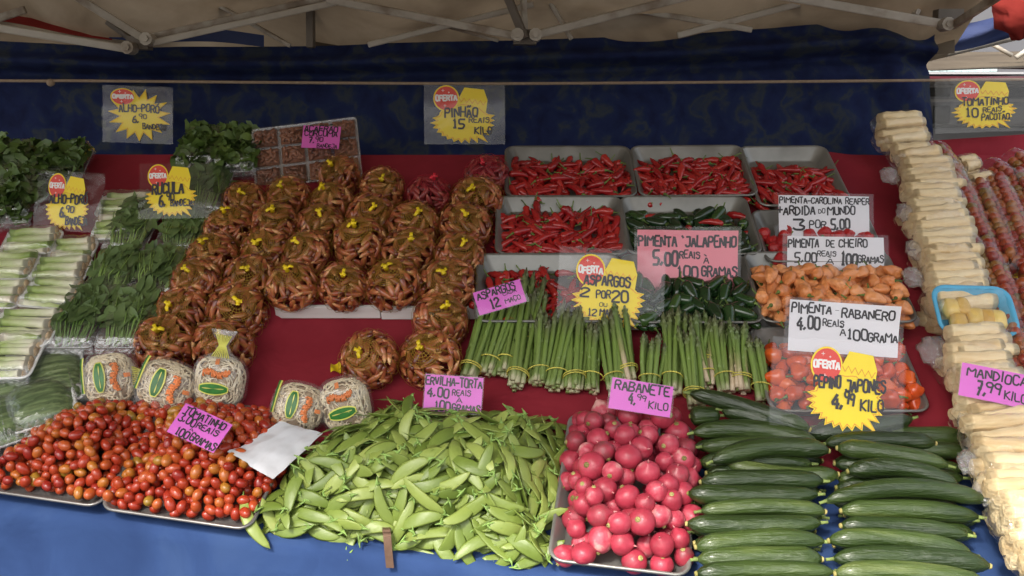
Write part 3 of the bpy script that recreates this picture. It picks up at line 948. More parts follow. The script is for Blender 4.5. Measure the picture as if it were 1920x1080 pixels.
paper_sign('white PIMENTA-RABANERO sign standing behind the habanero tray', 1582, 616, 206, 96, 2.02, 12, 4, 'white',
           [('PIMENTA', .02, .06, .38, .24, 1.1), ('-', .42, .13, .45, .18), ('RABANERO', .48, .10, .95, .28, 1.1), ('4,00', .07, .33, .28, .56), ('REAIS', .31, .34, .50, .47), ("'", .43, .46, .46, .52), ('À', .47, .50, .52, .63), ('100', .54, .50, .72, .70), ('GRAMA', .73, .54, .99, .71)], .0036, pad=(.04, .05))
paper_sign('small tilted magenta-pink ASPARGOS card lying on the asparagus tips', 937, 557, 92, 44, 2.05, 20, -17, 'pink',
           [('ASPARGOS', .06, .04, .86, .36, 1.1), ('CADA', .58, .34, .86, .48), ('12', .28, .44, .46, .86), ('.', .47, .80, .5, .86), ('MAÇO', .58, .62, .90, .82)], .0034, pad=(.05, .04))
offer_sign('yellow ASPARGOS 2 POR 20 offer sign standing behind the asparagus bunches', 1146, 537, 200, 142, 2.13, 14, 3, (.15, .10, .84, 1.06),
           [('ASPARGOS', .14, .27, .76, .41, 1.2), ('2', .10, .44, .21, .58), ('POR', .31, .48, .50, .58), ('20', .53, .47, .74, .62), ('OU', .36, .65, .46, .70), ('12', .21, .73, .32, .83), ('MAÇO', .37, .73, .60, .83)], .0038)
offer_sign('large yellow PEPINO JAPONES offer sign leaning on the habanero tray', 1570, 727, 250, 176, 1.86, 14, 4, (.28, .08, .88, .97),
           [('PEPINO', .07, .34, .40, .48, 1.2), ('JAPONES', .47, .36, .96, .50, 1.1), ('4.', .30, .54, .44, .72), ('99', .46, .52, .58, .66), ('KILO', .66, .60, .94, .72, 1.1)], .0038)
paper_sign('pink ERVILHA TORTA price card standing behind the pea pods', 850, 739, 108, 68, 1.90, 16, 4, 'pink',
           [('ERVILHA-TORTA', .01, .05, .98, .28, 1.1), ('4,00', .04, .34, .42, .60), ('REAIS', .48, .36, .80, .52), ("'", .52, .54, .55, .58), ('À', .56, .58, .66, .72), ('100', .20, .72, .46, .98), ('GRAMAS', .50, .76, .98, .98)], .0038, pad=(.02, .03))
paper_sign('pink RABANETE price card standing behind the radishes', 1202, 745, 116, 58, 1.84, 16, 9, 'pink',
           [('RABANETE', .06, .04, .94, .34, 1.2), ('4.', .30, .44, .42, .76), ('99', .44, .42, .58, .60), ('KILO', .64, .58, .95, .80)], .0038, pad=(.03, .02))
paper_sign('tilted pink TOMATINHO price card lying on the cherry tomatoes', 374, 802, 104, 58, 1.77, 40, 25, 'pink',
           [('TOMATINHO', .08, .06, .92, .30), ('3,00', .06, .32, .40, .56), ('REAIS', .44, .34, .88, .54), ('À', .36, .60, .44, .70), ('100', .16, .70, .42, .96), ('GRAMAS', .46, .72, .98, .96)], .0032, pad=(.02, .02))
paper_sign('pink MANDIOCA price card stuck between the cassava packs', 1868, 724, 132, 62, 1.84, 22, 8, 'pink',
           [('MANDIOCA', .08, .08, .90, .36, 1.1), ('7,', .24, .50, .36, .88), ('99', .36, .46, .56, .76), ('KILO', .62, .60, .92, .84)], .0036, pad=(.02, .02), skew=.18)
offer_sign('clear sleeve with an OFERTA burst propped on the tomato tubes', 1918, 505, 150, 104, 2.30, 18, 0, (.24, .04, 1.0, .80),
           [('TOMATINHO', .14, .42, .90, .56)], .0036)
# ================================================================= PRODUCE
def bendpts(L_, n, bend, twist=0.0, x0=0):
    return [(x0 + L_ * (i / n - .5), bend * L_ * (1 - (2 * i / n - 1) ** 2), twist * L_ * sin(pi * i / n)) for i in range(n + 1)]


# ---- trays
def rrect(w, d, r, z, k=5):
    out = []
    for cx, cy, a0 in ((w / 2 - r, d / 2 - r, 0), (-w / 2 + r, d / 2 - r, pi / 2), (-w / 2 + r, -d / 2 + r, pi), (w / 2 - r, -d / 2 + r, 1.5 * pi)):
        for i in range(k + 1):
            a = a0 + pi / 2 * i / k
            out.append((cx + r * cos(a), cy + r * sin(a), z))
    return out


def tray_mb(w, d, h, fl=.012, lip=.005, r=.022, t=.0015):
    """open tray, w x d at the rim, standing on z=0"""
    bw, bd_ = w - 2 * fl, d - 2 * fl
    lo = [rrect(bw - .01, bd_ - .01, r * .8, 0), rrect(bw, bd_, r * .9, .004), rrect(w, d, r, h - .002), rrect(w + 2 * lip, d + 2 * lip, r + lip, h - .003), rrect(w + 2 * lip + .001, d + 2 * lip + .001, r + lip, h),
          rrect(w + lip, d + lip, r + lip * .5, h + .002), rrect(w - 2 * t, d - 2 * t, r - t, h - .001), rrect(bw - 2 * t, bd_ - 2 * t, r * .9 - t, .007), rrect(bw - .012, bd_ - .012, r * .8, .003)]
    return MB().loft(lo)


def tray_at(A, B, n, depth, h, m, label, group='metal trays', name='metal_tray', **kw):
    """tray whose front rim runs from pixel A to pixel B"""
    ua, sa = at(A[0], A[1], n + h); ub, sb = at(B[0], B[1], n + h)
    w = hypot(ub - ua, sb - sa)
    yaw = atan2(sb - sa, ub - ua)
    X = T((ua + ub) / 2, (sa + sb) / 2, n) @ Rz(yaw) @ T(0, depth / 2, 0)
    o = ob(name, tray_mb(w, depth, h, **kw).mesh(name, M[m]), X=F @ X)
    tag(o, label, 'tray', group)
    return X, w, depth


def pile(w, d, count, rad, hmax, tries=6000, sq=.82, x0=0, y0=0, poly=None, rng=R):
    """drop roundish things into a bin: [(x, y, z, r)] in bin coordinates"""
    P = []
    t = 0
    while len(P) < count and t < tries:
        t += 1
        best = None
        r = rad(rng)
        for _ in range(5):
            x, y = rng.uniform(-w / 2, w / 2), rng.uniform(-d / 2, d / 2)
            if poly:
                if not inside(poly, x, y): continue
            z = r
            for (a, b, c, q) in P:
                dd = (a - x) ** 2 + (b - y) ** 2
                s_ = (r + q) * sq
                if dd < s_ * s_:
                    z = max(z, c + sqrt(s_ * s_ - dd))
            if z - r > hmax(x, y): continue
            if best is None or z < best[2]: best = (x, y, z, r)
        if best: P.append(best)
    return P


def rand_rot(rng, flat=1.0):
    return Rz(rng.uniform(0, 2 * pi)) @ Ry(rng.gauss(0, .35 * flat)) @ Rx(rng.uniform(0, 2 * pi))


def make_src(name, me, child=None):
    """list of (name, mesh, [child meshes])"""
    return (name, me, child or [])


def put(src, X, label, cat, group):
    name, me, ch = src
    o = ob(name, me, X=X)
    tag(o, label, cat, group)
    for cn, cm in ch:
        ob(cn, cm, o)
    return o


# ---- cherry tomatoes
def tomato_src(k):
    rg = random.Random(k)
    r, el = .0089 * rg.uniform(.92, 1.08), rg.uniform(1.18, 1.5)
    def fn(t, p):
        q = 1 - .05 * cos(t)
        return Vector((r * sin(t) * cos(p) * q, r * sin(t) * sin(p) * q, r * el * cos(t)))
    me = MB().ball(fn, 14, 9).mesh('cherry_tomato', M['tomato'])
    return make_src('cherry_tomato', me)
TOM = [tomato_src(k) for k in range(5)]


def px_poly(pts, n):
    return [at(x, y, n) for x, y in pts]


def tomato_tray(A, B, polypx, label_t, label, group, nmax, count, depth=.27):
    X, w, d = tray_at(A, B, -.026, depth, .026, 'alu_dark', label_t, fl=.010)
    I = X.inverted()
    poly = [tuple((I @ Vector((*p, 0)))[:2]) for p in px_poly(polypx, -.002)]
    def hm(x, y):
        e = edge_dist(poly, x, y)
        return .016 + .046 * smooth01(e / .08)
    P = pile(w * 1.25, d * 1.25, count, lambda g: g.uniform(.0087, .0103), hm, poly=poly, tries=22000, sq=.86)
    sx = []
    for (x, y, z, r) in P:
        sx.append(F @ X @ T(x, y, z + .003) @ rand_rot(R) )
    # the ones hidden deepest go into one mass
    def cover(i):
        x, y, z, r = P[i]
        return sum(1 for (a, b, c, q) in P if c > z + r * .6 and (a - x) ** 2 + (b - y + .004) ** 2 < (1.5 * r) ** 2)
    order = sorted(range(len(P)), key=lambda i: (cover(i), -P[i][2]))
    for j, i in enumerate(order):
        if j < nmax:
            put(R.choice(TOM), sx[i], label, 'tomato', group)
    rest = [sx[i] for i in order[nmax:]]
    if rest:
        mb = MB()
        for Xr in rest:
            mb.ball(lambda t, p: Vector((.0090 * sin(t) * cos(p), .0090 * sin(t) * sin(p), .0120 * cos(t))), 10, 6, X=Xr)
        o = ob('cherry_tomatoes_beneath', mb.mesh('cherry_tomatoes_beneath', M['tomato']))
        tag(o, label.replace('small oval red cherry tomato', 'lower layer of small red cherry tomatoes'), None, kind='stuff')


tomato_tray((-80, 908), (184, 947), [(-60, 900), (0, 862), (105, 782), (190, 752), (262, 756), (275, 770), (262, 870), (212, 915), (190, 932), (0, 900), (-60, 892)],
            'dark metal tray heaped with cherry tomatoes, partly past the edge of the view', 'small oval red cherry tomato in the leftmost heaped tray beside the wrapped kale', 'cherry tomatoes in the leftmost tray', 147, 500)
tomato_tray((190, 950), (466, 990), [(200, 934), (268, 862), (270, 762), (400, 755), (505, 772), (560, 812), (526, 885), (466, 968), (330, 954)],
            'dark metal tray heaped with cherry tomatoes beside the pea pods', 'small oval red cherry tomato in the tray between the other tomatoes and the peas', 'cherry tomatoes in the tray beside the peas', 153, 560)


# ---- radishes
def radish_src(k):
    rg = random.Random(50 + k)
    r, el = .0265 * rg.uniform(.90, 1.10), rg.uniform(.84, 1.12)
    ph = rg.uniform(0, 9)
    def fn(t, p):
        q = 1 + .05 * fbm(sin(t) * cos(p), sin(t) * sin(p), cos(t) + ph, 2) + .05 * cos(t)
        z = r * el * cos(t) * q
        if t > 2.7: z -= (t - 2.7) * .012
        if t < .35: z -= (.35 - t) * .006
        return Vector((r * sin(t) * cos(p) * q, r * sin(t) * sin(p) * q, z))
    me = MB().ball(fn, 20, 14).mesh('radish', M['radish'])
    zt = fn(.0, 0).z
    sm = MB().ball(lambda t, p: Vector((.0062 * sin(t) * cos(p) * (1 + .2 * sin(5 * p)), .0062 * sin(t) * sin(p) * (1 + .2 * sin(5 * p)), zt + .0008 + .0022 * cos(t))), 10, 5)
    for i in range(4):
        a = 2 * pi * i / 4 + k
        sm.tube([(.002 * cos(a), .002 * sin(a), zt), (.003 * cos(a), .003 * sin(a), zt + .005)], [.0013, .0008], 5)
    zb = fn(pi, 0).z
    rt = MB().tube([(0, 0, zb + .002), (.001, 0, zb - .004), (.002, .001, zb - .006)], [.0026, .0012, .0004], 6)
    return make_src('radish', me, [('stem_scar', sm.mesh('stem_scar', M['radish_scar'])), ('root_tip', rt.mesh('root_tip', M['radish_root']))])
RAD = [radish_src(k) for k in range(6)]
XR, wr, dr = tray_at((1032, 1046), (1290, 1077), -.030, .33, .034, 'alu', 'worn aluminium tray heaped with pink radishes', fl=.014)
I = XR.inverted()
poly = [tuple((I @ Vector((*p, 0)))[:2]) for p in px_poly([(1058, 1034), (1062, 890), (1062, 790), (1110, 768), (1270, 780), (1308, 860), (1306, 940), (1280, 1056)], .01)]
P = pile(wr * 1.4, dr * 1.25, 260, lambda g: g.uniform(.0168, .0225), lambda x, y: .012 + .056 * smooth01((edge_dist(poly, x, y) + .006) / .06) * (1 if y < .08 else .8), poly=poly, tries=14000, sq=.85)
for (x, y, z, r) in P:
    put(R.choice(RAD), F @ XR @ T(x, y, z + .006) @ Rz(R.uniform(0, 6.28)) @ Ry(R.uniform(0, 3.1)) @ Rz(R.uniform(0, 6.28)) @ Sc(r / .0265, r / .0265, r / .0265), 'round pink red radish in the heaped aluminium tray', 'radish', 'radishes heaped in the aluminium tray')


# ---- cucumbers
def cucumber_mesh(k, L_, bend):
    rg = random.Random(200 + k)
    n = 22
    pts = bendpts(L_, n, bend, rg.uniform(-.03, .03))
    r0 = .0166 * rg.uniform(.90, 1.08)
    tip = rg.uniform(.55, .75)
    rad = []
    for i in range(n + 1):
        t = i / n
        a = min(1, (t / .10 + .02)) ** .5
        b = min(1, ((1 - t) / .13 + .02)) ** .5
        neck = 1 - (1 - tip) * max(0, 1 - t / .28) ** 1.2
        rad.append(r0 * a * b * neck * (1 + .03 * sin(9 * t + k)))
    mb = MB().tube(pts, rad, 18)
    # shallow ridges
    m2 = []
    for j, v in enumerate(mb.v):
        i, q = divmod(j, 18)
        c = Vector(pts[i]); d = Vector(v) - c
        m2.append(tuple(c + d * (1 + .022 * cos(q * 2 * pi / 18 * 9))))
    mb.v = m2
    me = mb.mesh('cucumber', M['cucumber'])
    e0, e1 = Vector(pts[0]), Vector(pts[-1])
    d0 = (Vector(pts[1]) - e0).normalized(); d1 = (Vector(pts[-2]) - e1).normalized()
    st = MB().tube([e0 + d0 * .003, e0 - d0 * .005, e0 - d0 * .010], [.0034, .0026, .0028], 7).mesh('stem_stub', M['cuke_stub'])
    tp = MB().tube([e1 + d1 * .002, e1 - d1 * .0015], [.0052, .0035], 8).mesh('blossom_end', M['cuke_tip'])
    return make_src('cucumber', me, [('stem_stub', st), ('blossom_end', tp)])


def cucumber(k, A, B, nA, nB, bend, label, group, flip=False):
    ua, sa = at(*A, nA); ub, sb = at(*B, nB)
    a, b = Vector((ua, sa, nA)), Vector((ub, sb, nB))
    if flip: a, b, bend = b, a, -bend
    d = b - a
    L_ = d.length
    src = cucumber_mesh(k, L_ * (1 - .04 * abs(bend)), bend)
    x = d.normalized(); z = (Vector((0, -.25, 1)) - x * Vector((0, -.25, 1)).dot(x)).normalized(); y = z.cross(x)
    c = (a + b) / 2
    X = Matrix(((x.x, y.x, z.x, c.x), (x.y, y.y, z.y, c.y), (x.z, y.z, z.z, c.z), (0, 0, 0, 1)))
    put(src, F @ X, label, 'cucumber', group)


LEFT = [((1291, 737), (1520, 806), .055, .04, .05, 0), ((1352, 768), (1452, 794), .035, .035, .05, 0), ((1293, 781), (1350, 779), .02, .02, 0, 1), ((1297, 812), (1535, 834), .03, .03, .10, 0), ((1313, 838), (1490, 834), .025, .025, .02, 0),
        ((1333, 866), (1556, 846), .045, .045, .09, 0), ((1362, 868), (1573, 889), .030, .030, -.05, 0), ((1312, 904), (1545, 902), .040, .040, .02, 1), ((1288, 925), (1536, 927), .045, .045, -.01, 1), ((1312, 959), (1549, 960), .042, .042, .04, 0),
        ((1286, 982), (1541, 980), .048, .048, -.02, 1), ((1303, 1026), (1549, 1016), .046, .046, .04, 1), ((1306, 1049), (1543, 1049), .044, .044, .02, 0), ((1304, 1076), (1566, 1073), .046, .046, .03, 1), ((1300, 1106), (1560, 1104), .044, .044, .02, 0),
        ((1300, 1136), (1556, 1134), .04, .04, .02, 1)]
RIGHT = [((1512, 813), (1712, 784), .02, .03, -.04, 1), ((1530, 800), (1690, 802), .015, .015, .02, 0), ((1545, 832), (1756, 832), .030, .030, .05, 0), ((1568, 840), (1781, 874), .045, .045, .03, 1), ((1588, 884), (1800, 912), .044, .044, .10, 1), ((1570, 896), (1668, 902), .015, .015, .0, 0),
         ((1546, 940), (1853, 940), .050, .050, .085, 0), ((1575, 958), (1838, 970), .042, .042, .04, 1), ((1575, 986), (1818, 1004), .046, .046, .04, 1), ((1552, 1014), (1825, 1040), .048, .048, .06, 1), ((1560, 1048), (1858, 1062), .046, .046, .04, 0),
         ((1564, 1076), (1852, 1096), .046, .046, .05, 1), ((1562, 1108), (1840, 1122), .042, .042, .03, 0), ((1560, 1138), (1830, 1146), .04, .04, .03, 0)]
kk = 0
for i, (a, b, na, nb, bend, fl) in enumerate(LEFT):
    cucumber(kk, a, b, na, nb, bend, f'ridged dark green cucumber, {ordinal(i)} from the top of the stack beside the radishes', 'cucumbers stacked beside the radishes', fl); kk += 1
for i, (a, b, na, nb, bend, fl) in enumerate(RIGHT):
    cucumber(kk, a, b, na, nb, bend, f'ridged dark green cucumber, {ordinal(i)} from the top of the stack beside the cassava', 'cucumbers stacked beside the cassava', fl); kk += 1
for j in range(2):
    for i in range(13):
        y = 806 + i * 26 + 8
        x0 = (1312, 1566)[j] + R.uniform(-14, 14) + (i * 1.0 if j else 0)
        for n in (.012, -.016):
            cucumber(kk, (x0, y + R.uniform(-5, 5)), (x0 + (222, 238)[j] + R.uniform(-12, 14), y + R.uniform(-4, 8) + (6 if j else 0)), n, n, R.uniform(-.02, .05),
                     ('dark green cucumber lying deeper in the stack beside the radishes', 'dark green cucumber lying deeper in the stack beside the cassava')[j], ('lower cucumbers beside the radishes', 'lower cucumbers beside the cassava')[j], R.random() < .5); kk += 1
            if i % 2: break


# ---- pea pods
def pod_mb(k, mb=None, X=None):
    rg = random.Random(300 + k)
    L_, W_ = rg.uniform(.076, .104), rg.uniform(.0205, .0268)
    cv, tw, bow = rg.uniform(.02, .17), rg.uniform(-.6, .6), rg.uniform(-.14, .14)
    n, m = 12, 4
    loops = []
    for i in range(n + 1):
        t = i / n
        hw = W_ / 2 * max(.04, (sin(pi * min(1, t * 1.01)) ** .42)) * (1 - .10 * t)
        th = .0020 * max(.1, sin(pi * t) ** .5) * (1 + .30 * cos(t * 6 * 2 * pi))
        cx, cy, cz = L_ * (t - .5), cv * L_ * (1 - (2 * t - 1) ** 2), bow * L_ * (1 - (2 * t - 1) ** 2)
        a = tw * (t - .5)
        lp = []
        for (py, pz) in ((-1, 0), (-.72, .62), (0, 1), (.72, .62), (1, 0), (.72, -.62), (0, -1), (-.72, -.62)):
            y, z = py * hw, pz * th
            lp.append((cx, cy + y * cos(a) - z * sin(a), cz + y * sin(a) + z * cos(a)))
        loops.append(lp)
    own = mb is None
    mb = mb or MB()
    mb.loft(loops, X=X)
    if own:
        e = Vector(loops[0][2]); 
        cal = MB().tube([e + Vector((.004, 0, 0)), e + Vector((-.003, -.001, 0)), e + Vector((-.006, -.003, .001)), e + Vector((-.009, -.005, .002))], [.0030, .0020, .0011, .0009], 6)
        for s_ in (-1, 1):
            cal.tube([e + Vector((-.002, 0, 0)), e + Vector((.006, s_ * .005, .003)), e + Vector((.011, s_ * .007, .003))], [.0018, .0016, .0003], 5)
        return make_src('pea_pod', mb.mesh('pea_pod', M['pea']), [('calyx', cal.mesh('calyx', M['pea_stem']))])
PODS = [pod_mb(k) for k in range(9)]
PP = px_poly([(452, 988), (520, 905), (560, 850), (610, 812), (690, 772), (745, 752), (850, 768), (960, 772), (1062, 785), (1072, 850), (1046, 960), (1030, 1052), (900, 1036), (700, 1010)], -.01)


def peah(u, s):
    e = edge_dist(PP, u, s) if inside(PP, u, s) else 0
    return -.030 + .082 * smooth01((e + .006) / .125) + .010 * fbm(u * 9, s * 9, 3) * smooth01(e / .04)


us, ss = [p[0] for p in PP], [p[1] for p in PP]
cand = []
while len(cand) < 4000:
    u, s = R.uniform(min(us), max(us)), R.uniform(min(ss), max(ss))
    if inside(PP, u, s) and edge_dist(PP, u, s) > .014: cand.append((u, s))
def spread(c, k, d):
    out = []
    while len(out) < k:
        for p in c:
            if all((p[0] - q[0]) ** 2 + (p[1] - q[1]) ** 2 > d * d for q in out):
                out.append(p)
                if len(out) == k: return out
        d *= .93
    return out
def pea_X(u, s, dn, tilt):
    h = .006
    gx = (peah(u + h, s) - peah(u - h, s)) / (2 * h); gy = (peah(u, s + h) - peah(u, s - h)) / (2 * h)
    nn = Vector((-gx, -gy, 1)).normalized()
    q = nn.to_track_quat('Z', 'Y').to_matrix().to_4x4()
    return T(u, s, peah(u, s) + dn) @ q @ Rz(R.choice((R.gauss(.25, .45), R.gauss(pi + .25, .45), R.uniform(0, 6.28)))) @ Ry(R.gauss(0, tilt)) @ Rx(R.gauss(0, tilt * 1.1) + R.choice((0, pi)))
top = spread(cand, 300, .030)
for i, (u, s) in enumerate(top):
    put(R.choice(PODS), F @ pea_X(u, s, .004 + R.uniform(0, .014), .26), 'flat pale green pea pod in the heaped pile between tomatoes and radishes', 'pea pod', 'pea pods in the heap')
mb = MB()
R.shuffle(cand)
for lay in (-.006, -.016, -.026):
    for (u, s) in spread(cand, 210, .03):
        if edge_dist(PP, u, s) > .012 - lay * .5:
            pod_mb(R.randrange(9), mb, pea_X(u, s, lay, .12))
    R.shuffle(cand)
tag(ob('pea_pods_beneath', mb.mesh('pea_pods_beneath', M['pea']), X=F), 'lower layers of pale green pea pods showing through the gaps of the heap', None, kind='stuff')


# ---- peppers
def chili_src(k):
    rg = random.Random(400 + k)
    L_ = rg.uniform(.052, .074); r0 = rg.uniform(.0084, .0106); n = 12
    pts = bendpts(L_, n, rg.uniform(-.14, .14), rg.uniform(-.05, .05))
    rad = [r0 * min(1, .35 + (i / n) * 6) ** .6 * max(.04, 1 - (i / n) ** 2.0) ** .8 * (1 + .10 * sin(i * 2.3 + k)) for i in range(n + 1)]
    me = MB().tube(pts, rad, 9).mesh('red_chili', M['chili'])
    e = Vector(pts[0])
    st = MB().tube([e + Vector((.001, 0, 0)), e + Vector((-.004, 0, 0)), e + Vector((-.012, .003 * (k % 3 - 1), .002)), e + Vector((-.020, .007 * (k % 3 - 1), .004))], [.0045, .0020, .0012, .0013], 6).mesh('stem', M['chili_stem'])
    return make_src('red_chili', me, [('stem', st)])
CHI = [chili_src(k) for k in range(8)]


def jala_src(k):
    rg = random.Random(440 + k)
    L_ = rg.uniform(.044, .062); r0 = rg.uniform(.0118, .0142); n = 14
    pts = bendpts(L_, n, rg.uniform(-.07, .07))
    rad = [r0 * min(1, .5 + (i / n) * 4) ** .6 * max(.04, 1 - (i / n) ** 4.5) ** .55 for i in range(n + 1)]
    me = MB().tube(pts, rad, 11).mesh('jalapeno', M['jalapeno'])
    e = Vector(pts[0])
    st = MB().tube([e + Vector((.001, 0, 0)), e + Vector((-.003, 0, 0)), e + Vector((-.010, .002, .002)), e + Vector((-.017, .005, .003))], [.0055, .0024, .0014, .0016], 6).mesh('stem', M['chili_stem'])
    return make_src('jalapeno', me, [('stem', st)])
JAL = [jala_src(k) for k in range(6)]


def lump_src(k, name, m, L_, r0, seed, pointy):
    rg = random.Random(seed + k)
    ph = rg.uniform(0, 20)
    L_ *= rg.uniform(.88, 1.12); r0 *= rg.uniform(.88, 1.1)
    def fn(t, p):
        c = cos(t)
        w = sin(t) ** .70 * (1 - pointy * .42 * smooth01((.45 - c) / 1.6))
        g = 1 + .10 * cos(3 * p + ph) * sin(t) + .07 * fbm(5 * sin(t) * cos(p), 5 * sin(t) * sin(p), 5 * c + ph, 2) + .22 * fbm(1.6 * sin(t) * cos(p), 1.6 * sin(t) * sin(p), 1.8 * c + ph, 2)
        dent = .10 * math.exp(-(t / .5) ** 2)
        return Vector((-L_ / 2 * c * (1 - dent), r0 * w * g * cos(p), r0 * w * g * sin(p)))
    me = MB().ball(fn, 16, 12).mesh(name, M[m])
    e = fn(0, 0)
    st = MB().tube([e + Vector((.001, 0, 0)), e + Vector((-.002, 0, 0)), e + Vector((-.009, .002, .001)), e + Vector((-.014, .005, .002))], [.0052, .0025, .0015, .0015], 7).mesh('stem', M['chili_stem'])
    return make_src(name, me, [('stem', st)])
ORA = [lump_src(k, 'orange_pepper', 'orange_pepper', .044, .0145, 500, 1.1) for k in range(8)]
HAB = [lump_src(k, 'habanero', 'habanero', .038, .0165, 540, .9) for k in range(6)]
REA = [lump_src(k, 'reaper_pepper', 'reaper', .034, .0165, 580, 1.2) for k in range(3)]


BELOW = []


def fill(Xt, w, d, count, rad, hm, srcs, label, cat, group, inset=.011, back=.05, flat=1.0, scale=(.92, 1.08), z0=.006, alt=None, nmax=999):
    ww, dd = w - 2 * inset, d - inset - back
    P = pile(ww, dd, count, rad, lambda x, y: hm(x / ww, y / dd), tries=count * 30, sq=.86)
    P.sort(key=lambda q: -q[2] - (.25 * q[1] if q[1] > 0 else 0) + q[1] * .05)
    for ip, (x, y, z, r) in enumerate(P):
        s_ = R.uniform(*scale)
        if ip >= nmax:
            BELOW.append((F @ Xt @ T(x, y - (back - inset) / 2, z + z0) @ rand_rot(R, .6), srcs)); continue
        src, lb, ct, gp = R.choice(srcs), label, cat, group
        if alt and R.random() < alt[0]:
            src, lb, ct, gp = R.choice(alt[1]), alt[2], alt[3], alt[4]
        put(src, F @ Xt @ T(x, y - (back - inset) / 2, z + z0) @ Rz(R.uniform(0, 6.28)) @ Ry(R.gauss(0, .22 * flat)) @ Rx(R.uniform(0, 6.28)) @ Sc(s_, s_, s_), lb, ct, gp)


dome = lambda h: (lambda x, y: h * smooth01((.5 - abs(x)) * 6 + .75) * smooth01((.5 - y) * 2.8 + .10) * (1 if y > -.4 else .8))
rc = lambda g: g.uniform(.0084, .0102)
TR = [
    ((950, 366), (1192, 366), 'aluminium tray of red chilies, first tray of the uppermost row', 'glossy red chili in the first tray of the uppermost row', 122),
    ((1203, 366), (1420, 364), 'aluminium tray of red chilies, second tray of the uppermost row', 'glossy red chili in the second tray of the uppermost row', 122),
    ((932, 474), (1175, 474), 'aluminium tray of red chilies, directly left of the jalapeño tray with red ones', 'glossy red chili in the middle row tray beside the jalapeños', 128),
    ((893, 600), (1172, 600), 'aluminium tray of red chilies behind the asparagus bunches', 'glossy red chili in the lowest tray behind the asparagus', 80),
]
for A, B, lt, lc, cnt in TR:
    X_, w_, d_ = tray_at(A, B, .0, .222, .036, 'alu', lt, fl=.016)
    fill(X_, w_, d_, cnt, rc, dome(.050), CHI, lc, 'chili pepper', 'red chilies: ' + lc.split(' in ')[1], back=.042, inset=.010, nmax=62)
X_, w_, d_ = tray_at((1427, 384), (1597, 382), .0, .26, .036, 'alu', 'tall aluminium tray of red chilies, third tray of the uppermost row', fl=.016)
fill(X_, w_, d_, 84, rc, dome(.048), CHI, 'glossy red chili in the tall third tray of the uppermost row', 'chili pepper', 'red chilies in the third tray', back=.065, inset=.010, nmax=52)
X_, w_, d_ = tray_at((1181, 474), (1427, 474), .0, .222, .036, 'alu', 'aluminium tray of jalapeños with a few red ones, middle row', fl=.016)
fill(X_, w_, d_, 76, lambda g: g.uniform(.0105, .0125), dome(.03), JAL, 'dark green jalapeño in the middle row tray above the pink sign', 'jalapeño', 'jalapeños in the middle tray', back=.045,
     alt=(.09, CHI, 'red chili mixed in among the green jalapeños', 'chili pepper', 'red chilies among the jalapeños'))
X_, w_, d_ = tray_at((1183, 602), (1430, 602), .0, .222, .036, 'alu', 'aluminium tray of jalapeños in the lowest row, the pink sign standing in it', fl=.016)
fill(X_, w_, d_, 74, lambda g: g.uniform(.0105, .0125), dome(.034), JAL, 'dark green jalapeño in the lowest row tray in front of the pink sign', 'jalapeño', 'jalapeños in the lowest tray', back=.07)
X_, w_, d_ = tray_at((1432, 601), (1720, 601), .0, .23, .036, 'alu', 'aluminium tray heaped with pale orange peppers', fl=.016)
fill(X_, w_, d_, 130, lambda g: g.uniform(.0128, .0146), dome(.046), ORA, 'wrinkled pale orange pepper in the heaped tray', 'orange pepper', 'pale orange peppers in the tray', back=.045)
X_, w_, d_ = tray_at((1440, 488), (1662, 488), .0, .19, .032, 'alu', 'aluminium tray of reaper peppers between two white signs', fl=.016)
fill(X_, w_, d_, 26, lambda g: g.uniform(.014, .016), dome(.012), REA, 'wrinkled dark red reaper pepper in the tray between two white signs', 'reaper pepper', 'reaper peppers in the tray', back=.06)
X_, w_, d_ = tray_at((1449, 768), (1742, 768), -.03, .235, .036, 'alu', 'aluminium tray of orange red habaneros above the cucumbers', fl=.016)
fill(X_, w_, d_, 80, lambda g: g.uniform(.0145, .0168), dome(.034), HAB, 'shiny orange red habanero in the tray above the cucumbers', 'habanero', 'habaneros in the tray', back=.04)


mb = MB()
for Xb, srcs in BELOW:
    me = R.choice(srcs)[1]
    mb.add([v.co for v in me.vertices], [tuple(p.vertices) for p in me.polygons], 0, Xb)
tag(ob('red_chilies_beneath', mb.mesh('red_chilies_beneath', M['chili'])), 'lower layer of red chilies under the top ones in the metal trays', None, kind='stuff')


# ---- asparagus bunches
def spear_mesh(k, pale):
    rg = random.Random(600 + k)
    L_ = .205; n = 12; r0 = rg.uniform(.0044, .0060)
    cx, cy = rg.uniform(-.006, .006), rg.uniform(-.006, .006)
    pts = [(cx * sin(pi * i / n), cy * sin(pi * i / n), L_ * i / n) for i in range(n + 1)]
    rad = [r0 * (1 if i / n < .78 else (1.12 if i / n < .88 else 1.15 * max(.10, (1 - i / n) / .12) ** .8)) for i in range(n + 1)]
    mb = MB().tube(pts, rad, 7)
    for j in range(20):
        t = (.16 + .14 * j if j < 5 else .78 + .013 * (j - 5))
        if t > .985: break
        a = 2.4 * j + k
        i = min(n - 1, int(t * n)); c = Vector(pts[i]).lerp(Vector(pts[i + 1]), t * n - i)
        r = r0 * (1.0 if j < 5 else 1.1 * max(.25, min(1, (1 - t) / .12)))
        o_ = Vector((cos(a), sin(a), 0)); s_ = Vector((-sin(a), cos(a), 0))
        h = .010
        mb.add([c + o_ * r * .9 - s_ * r * .7, c + o_ * r * .9 + s_ * r * .7, c + o_ * r * 1.35 + Vector((0, 0, h * .5)) + s_ * r * .3, c + o_ * r * .95 + Vector((0, 0, h)), c + o_ * r * 1.35 + Vector((0, 0, h * .5)) - s_ * r * .3], [(0, 1, 2, 3, 4)])
    return mb.mesh('spear', M['pale_spear' if pale else 'spear'])
SPEAR = [spear_mesh(k, False) for k in range(5)]
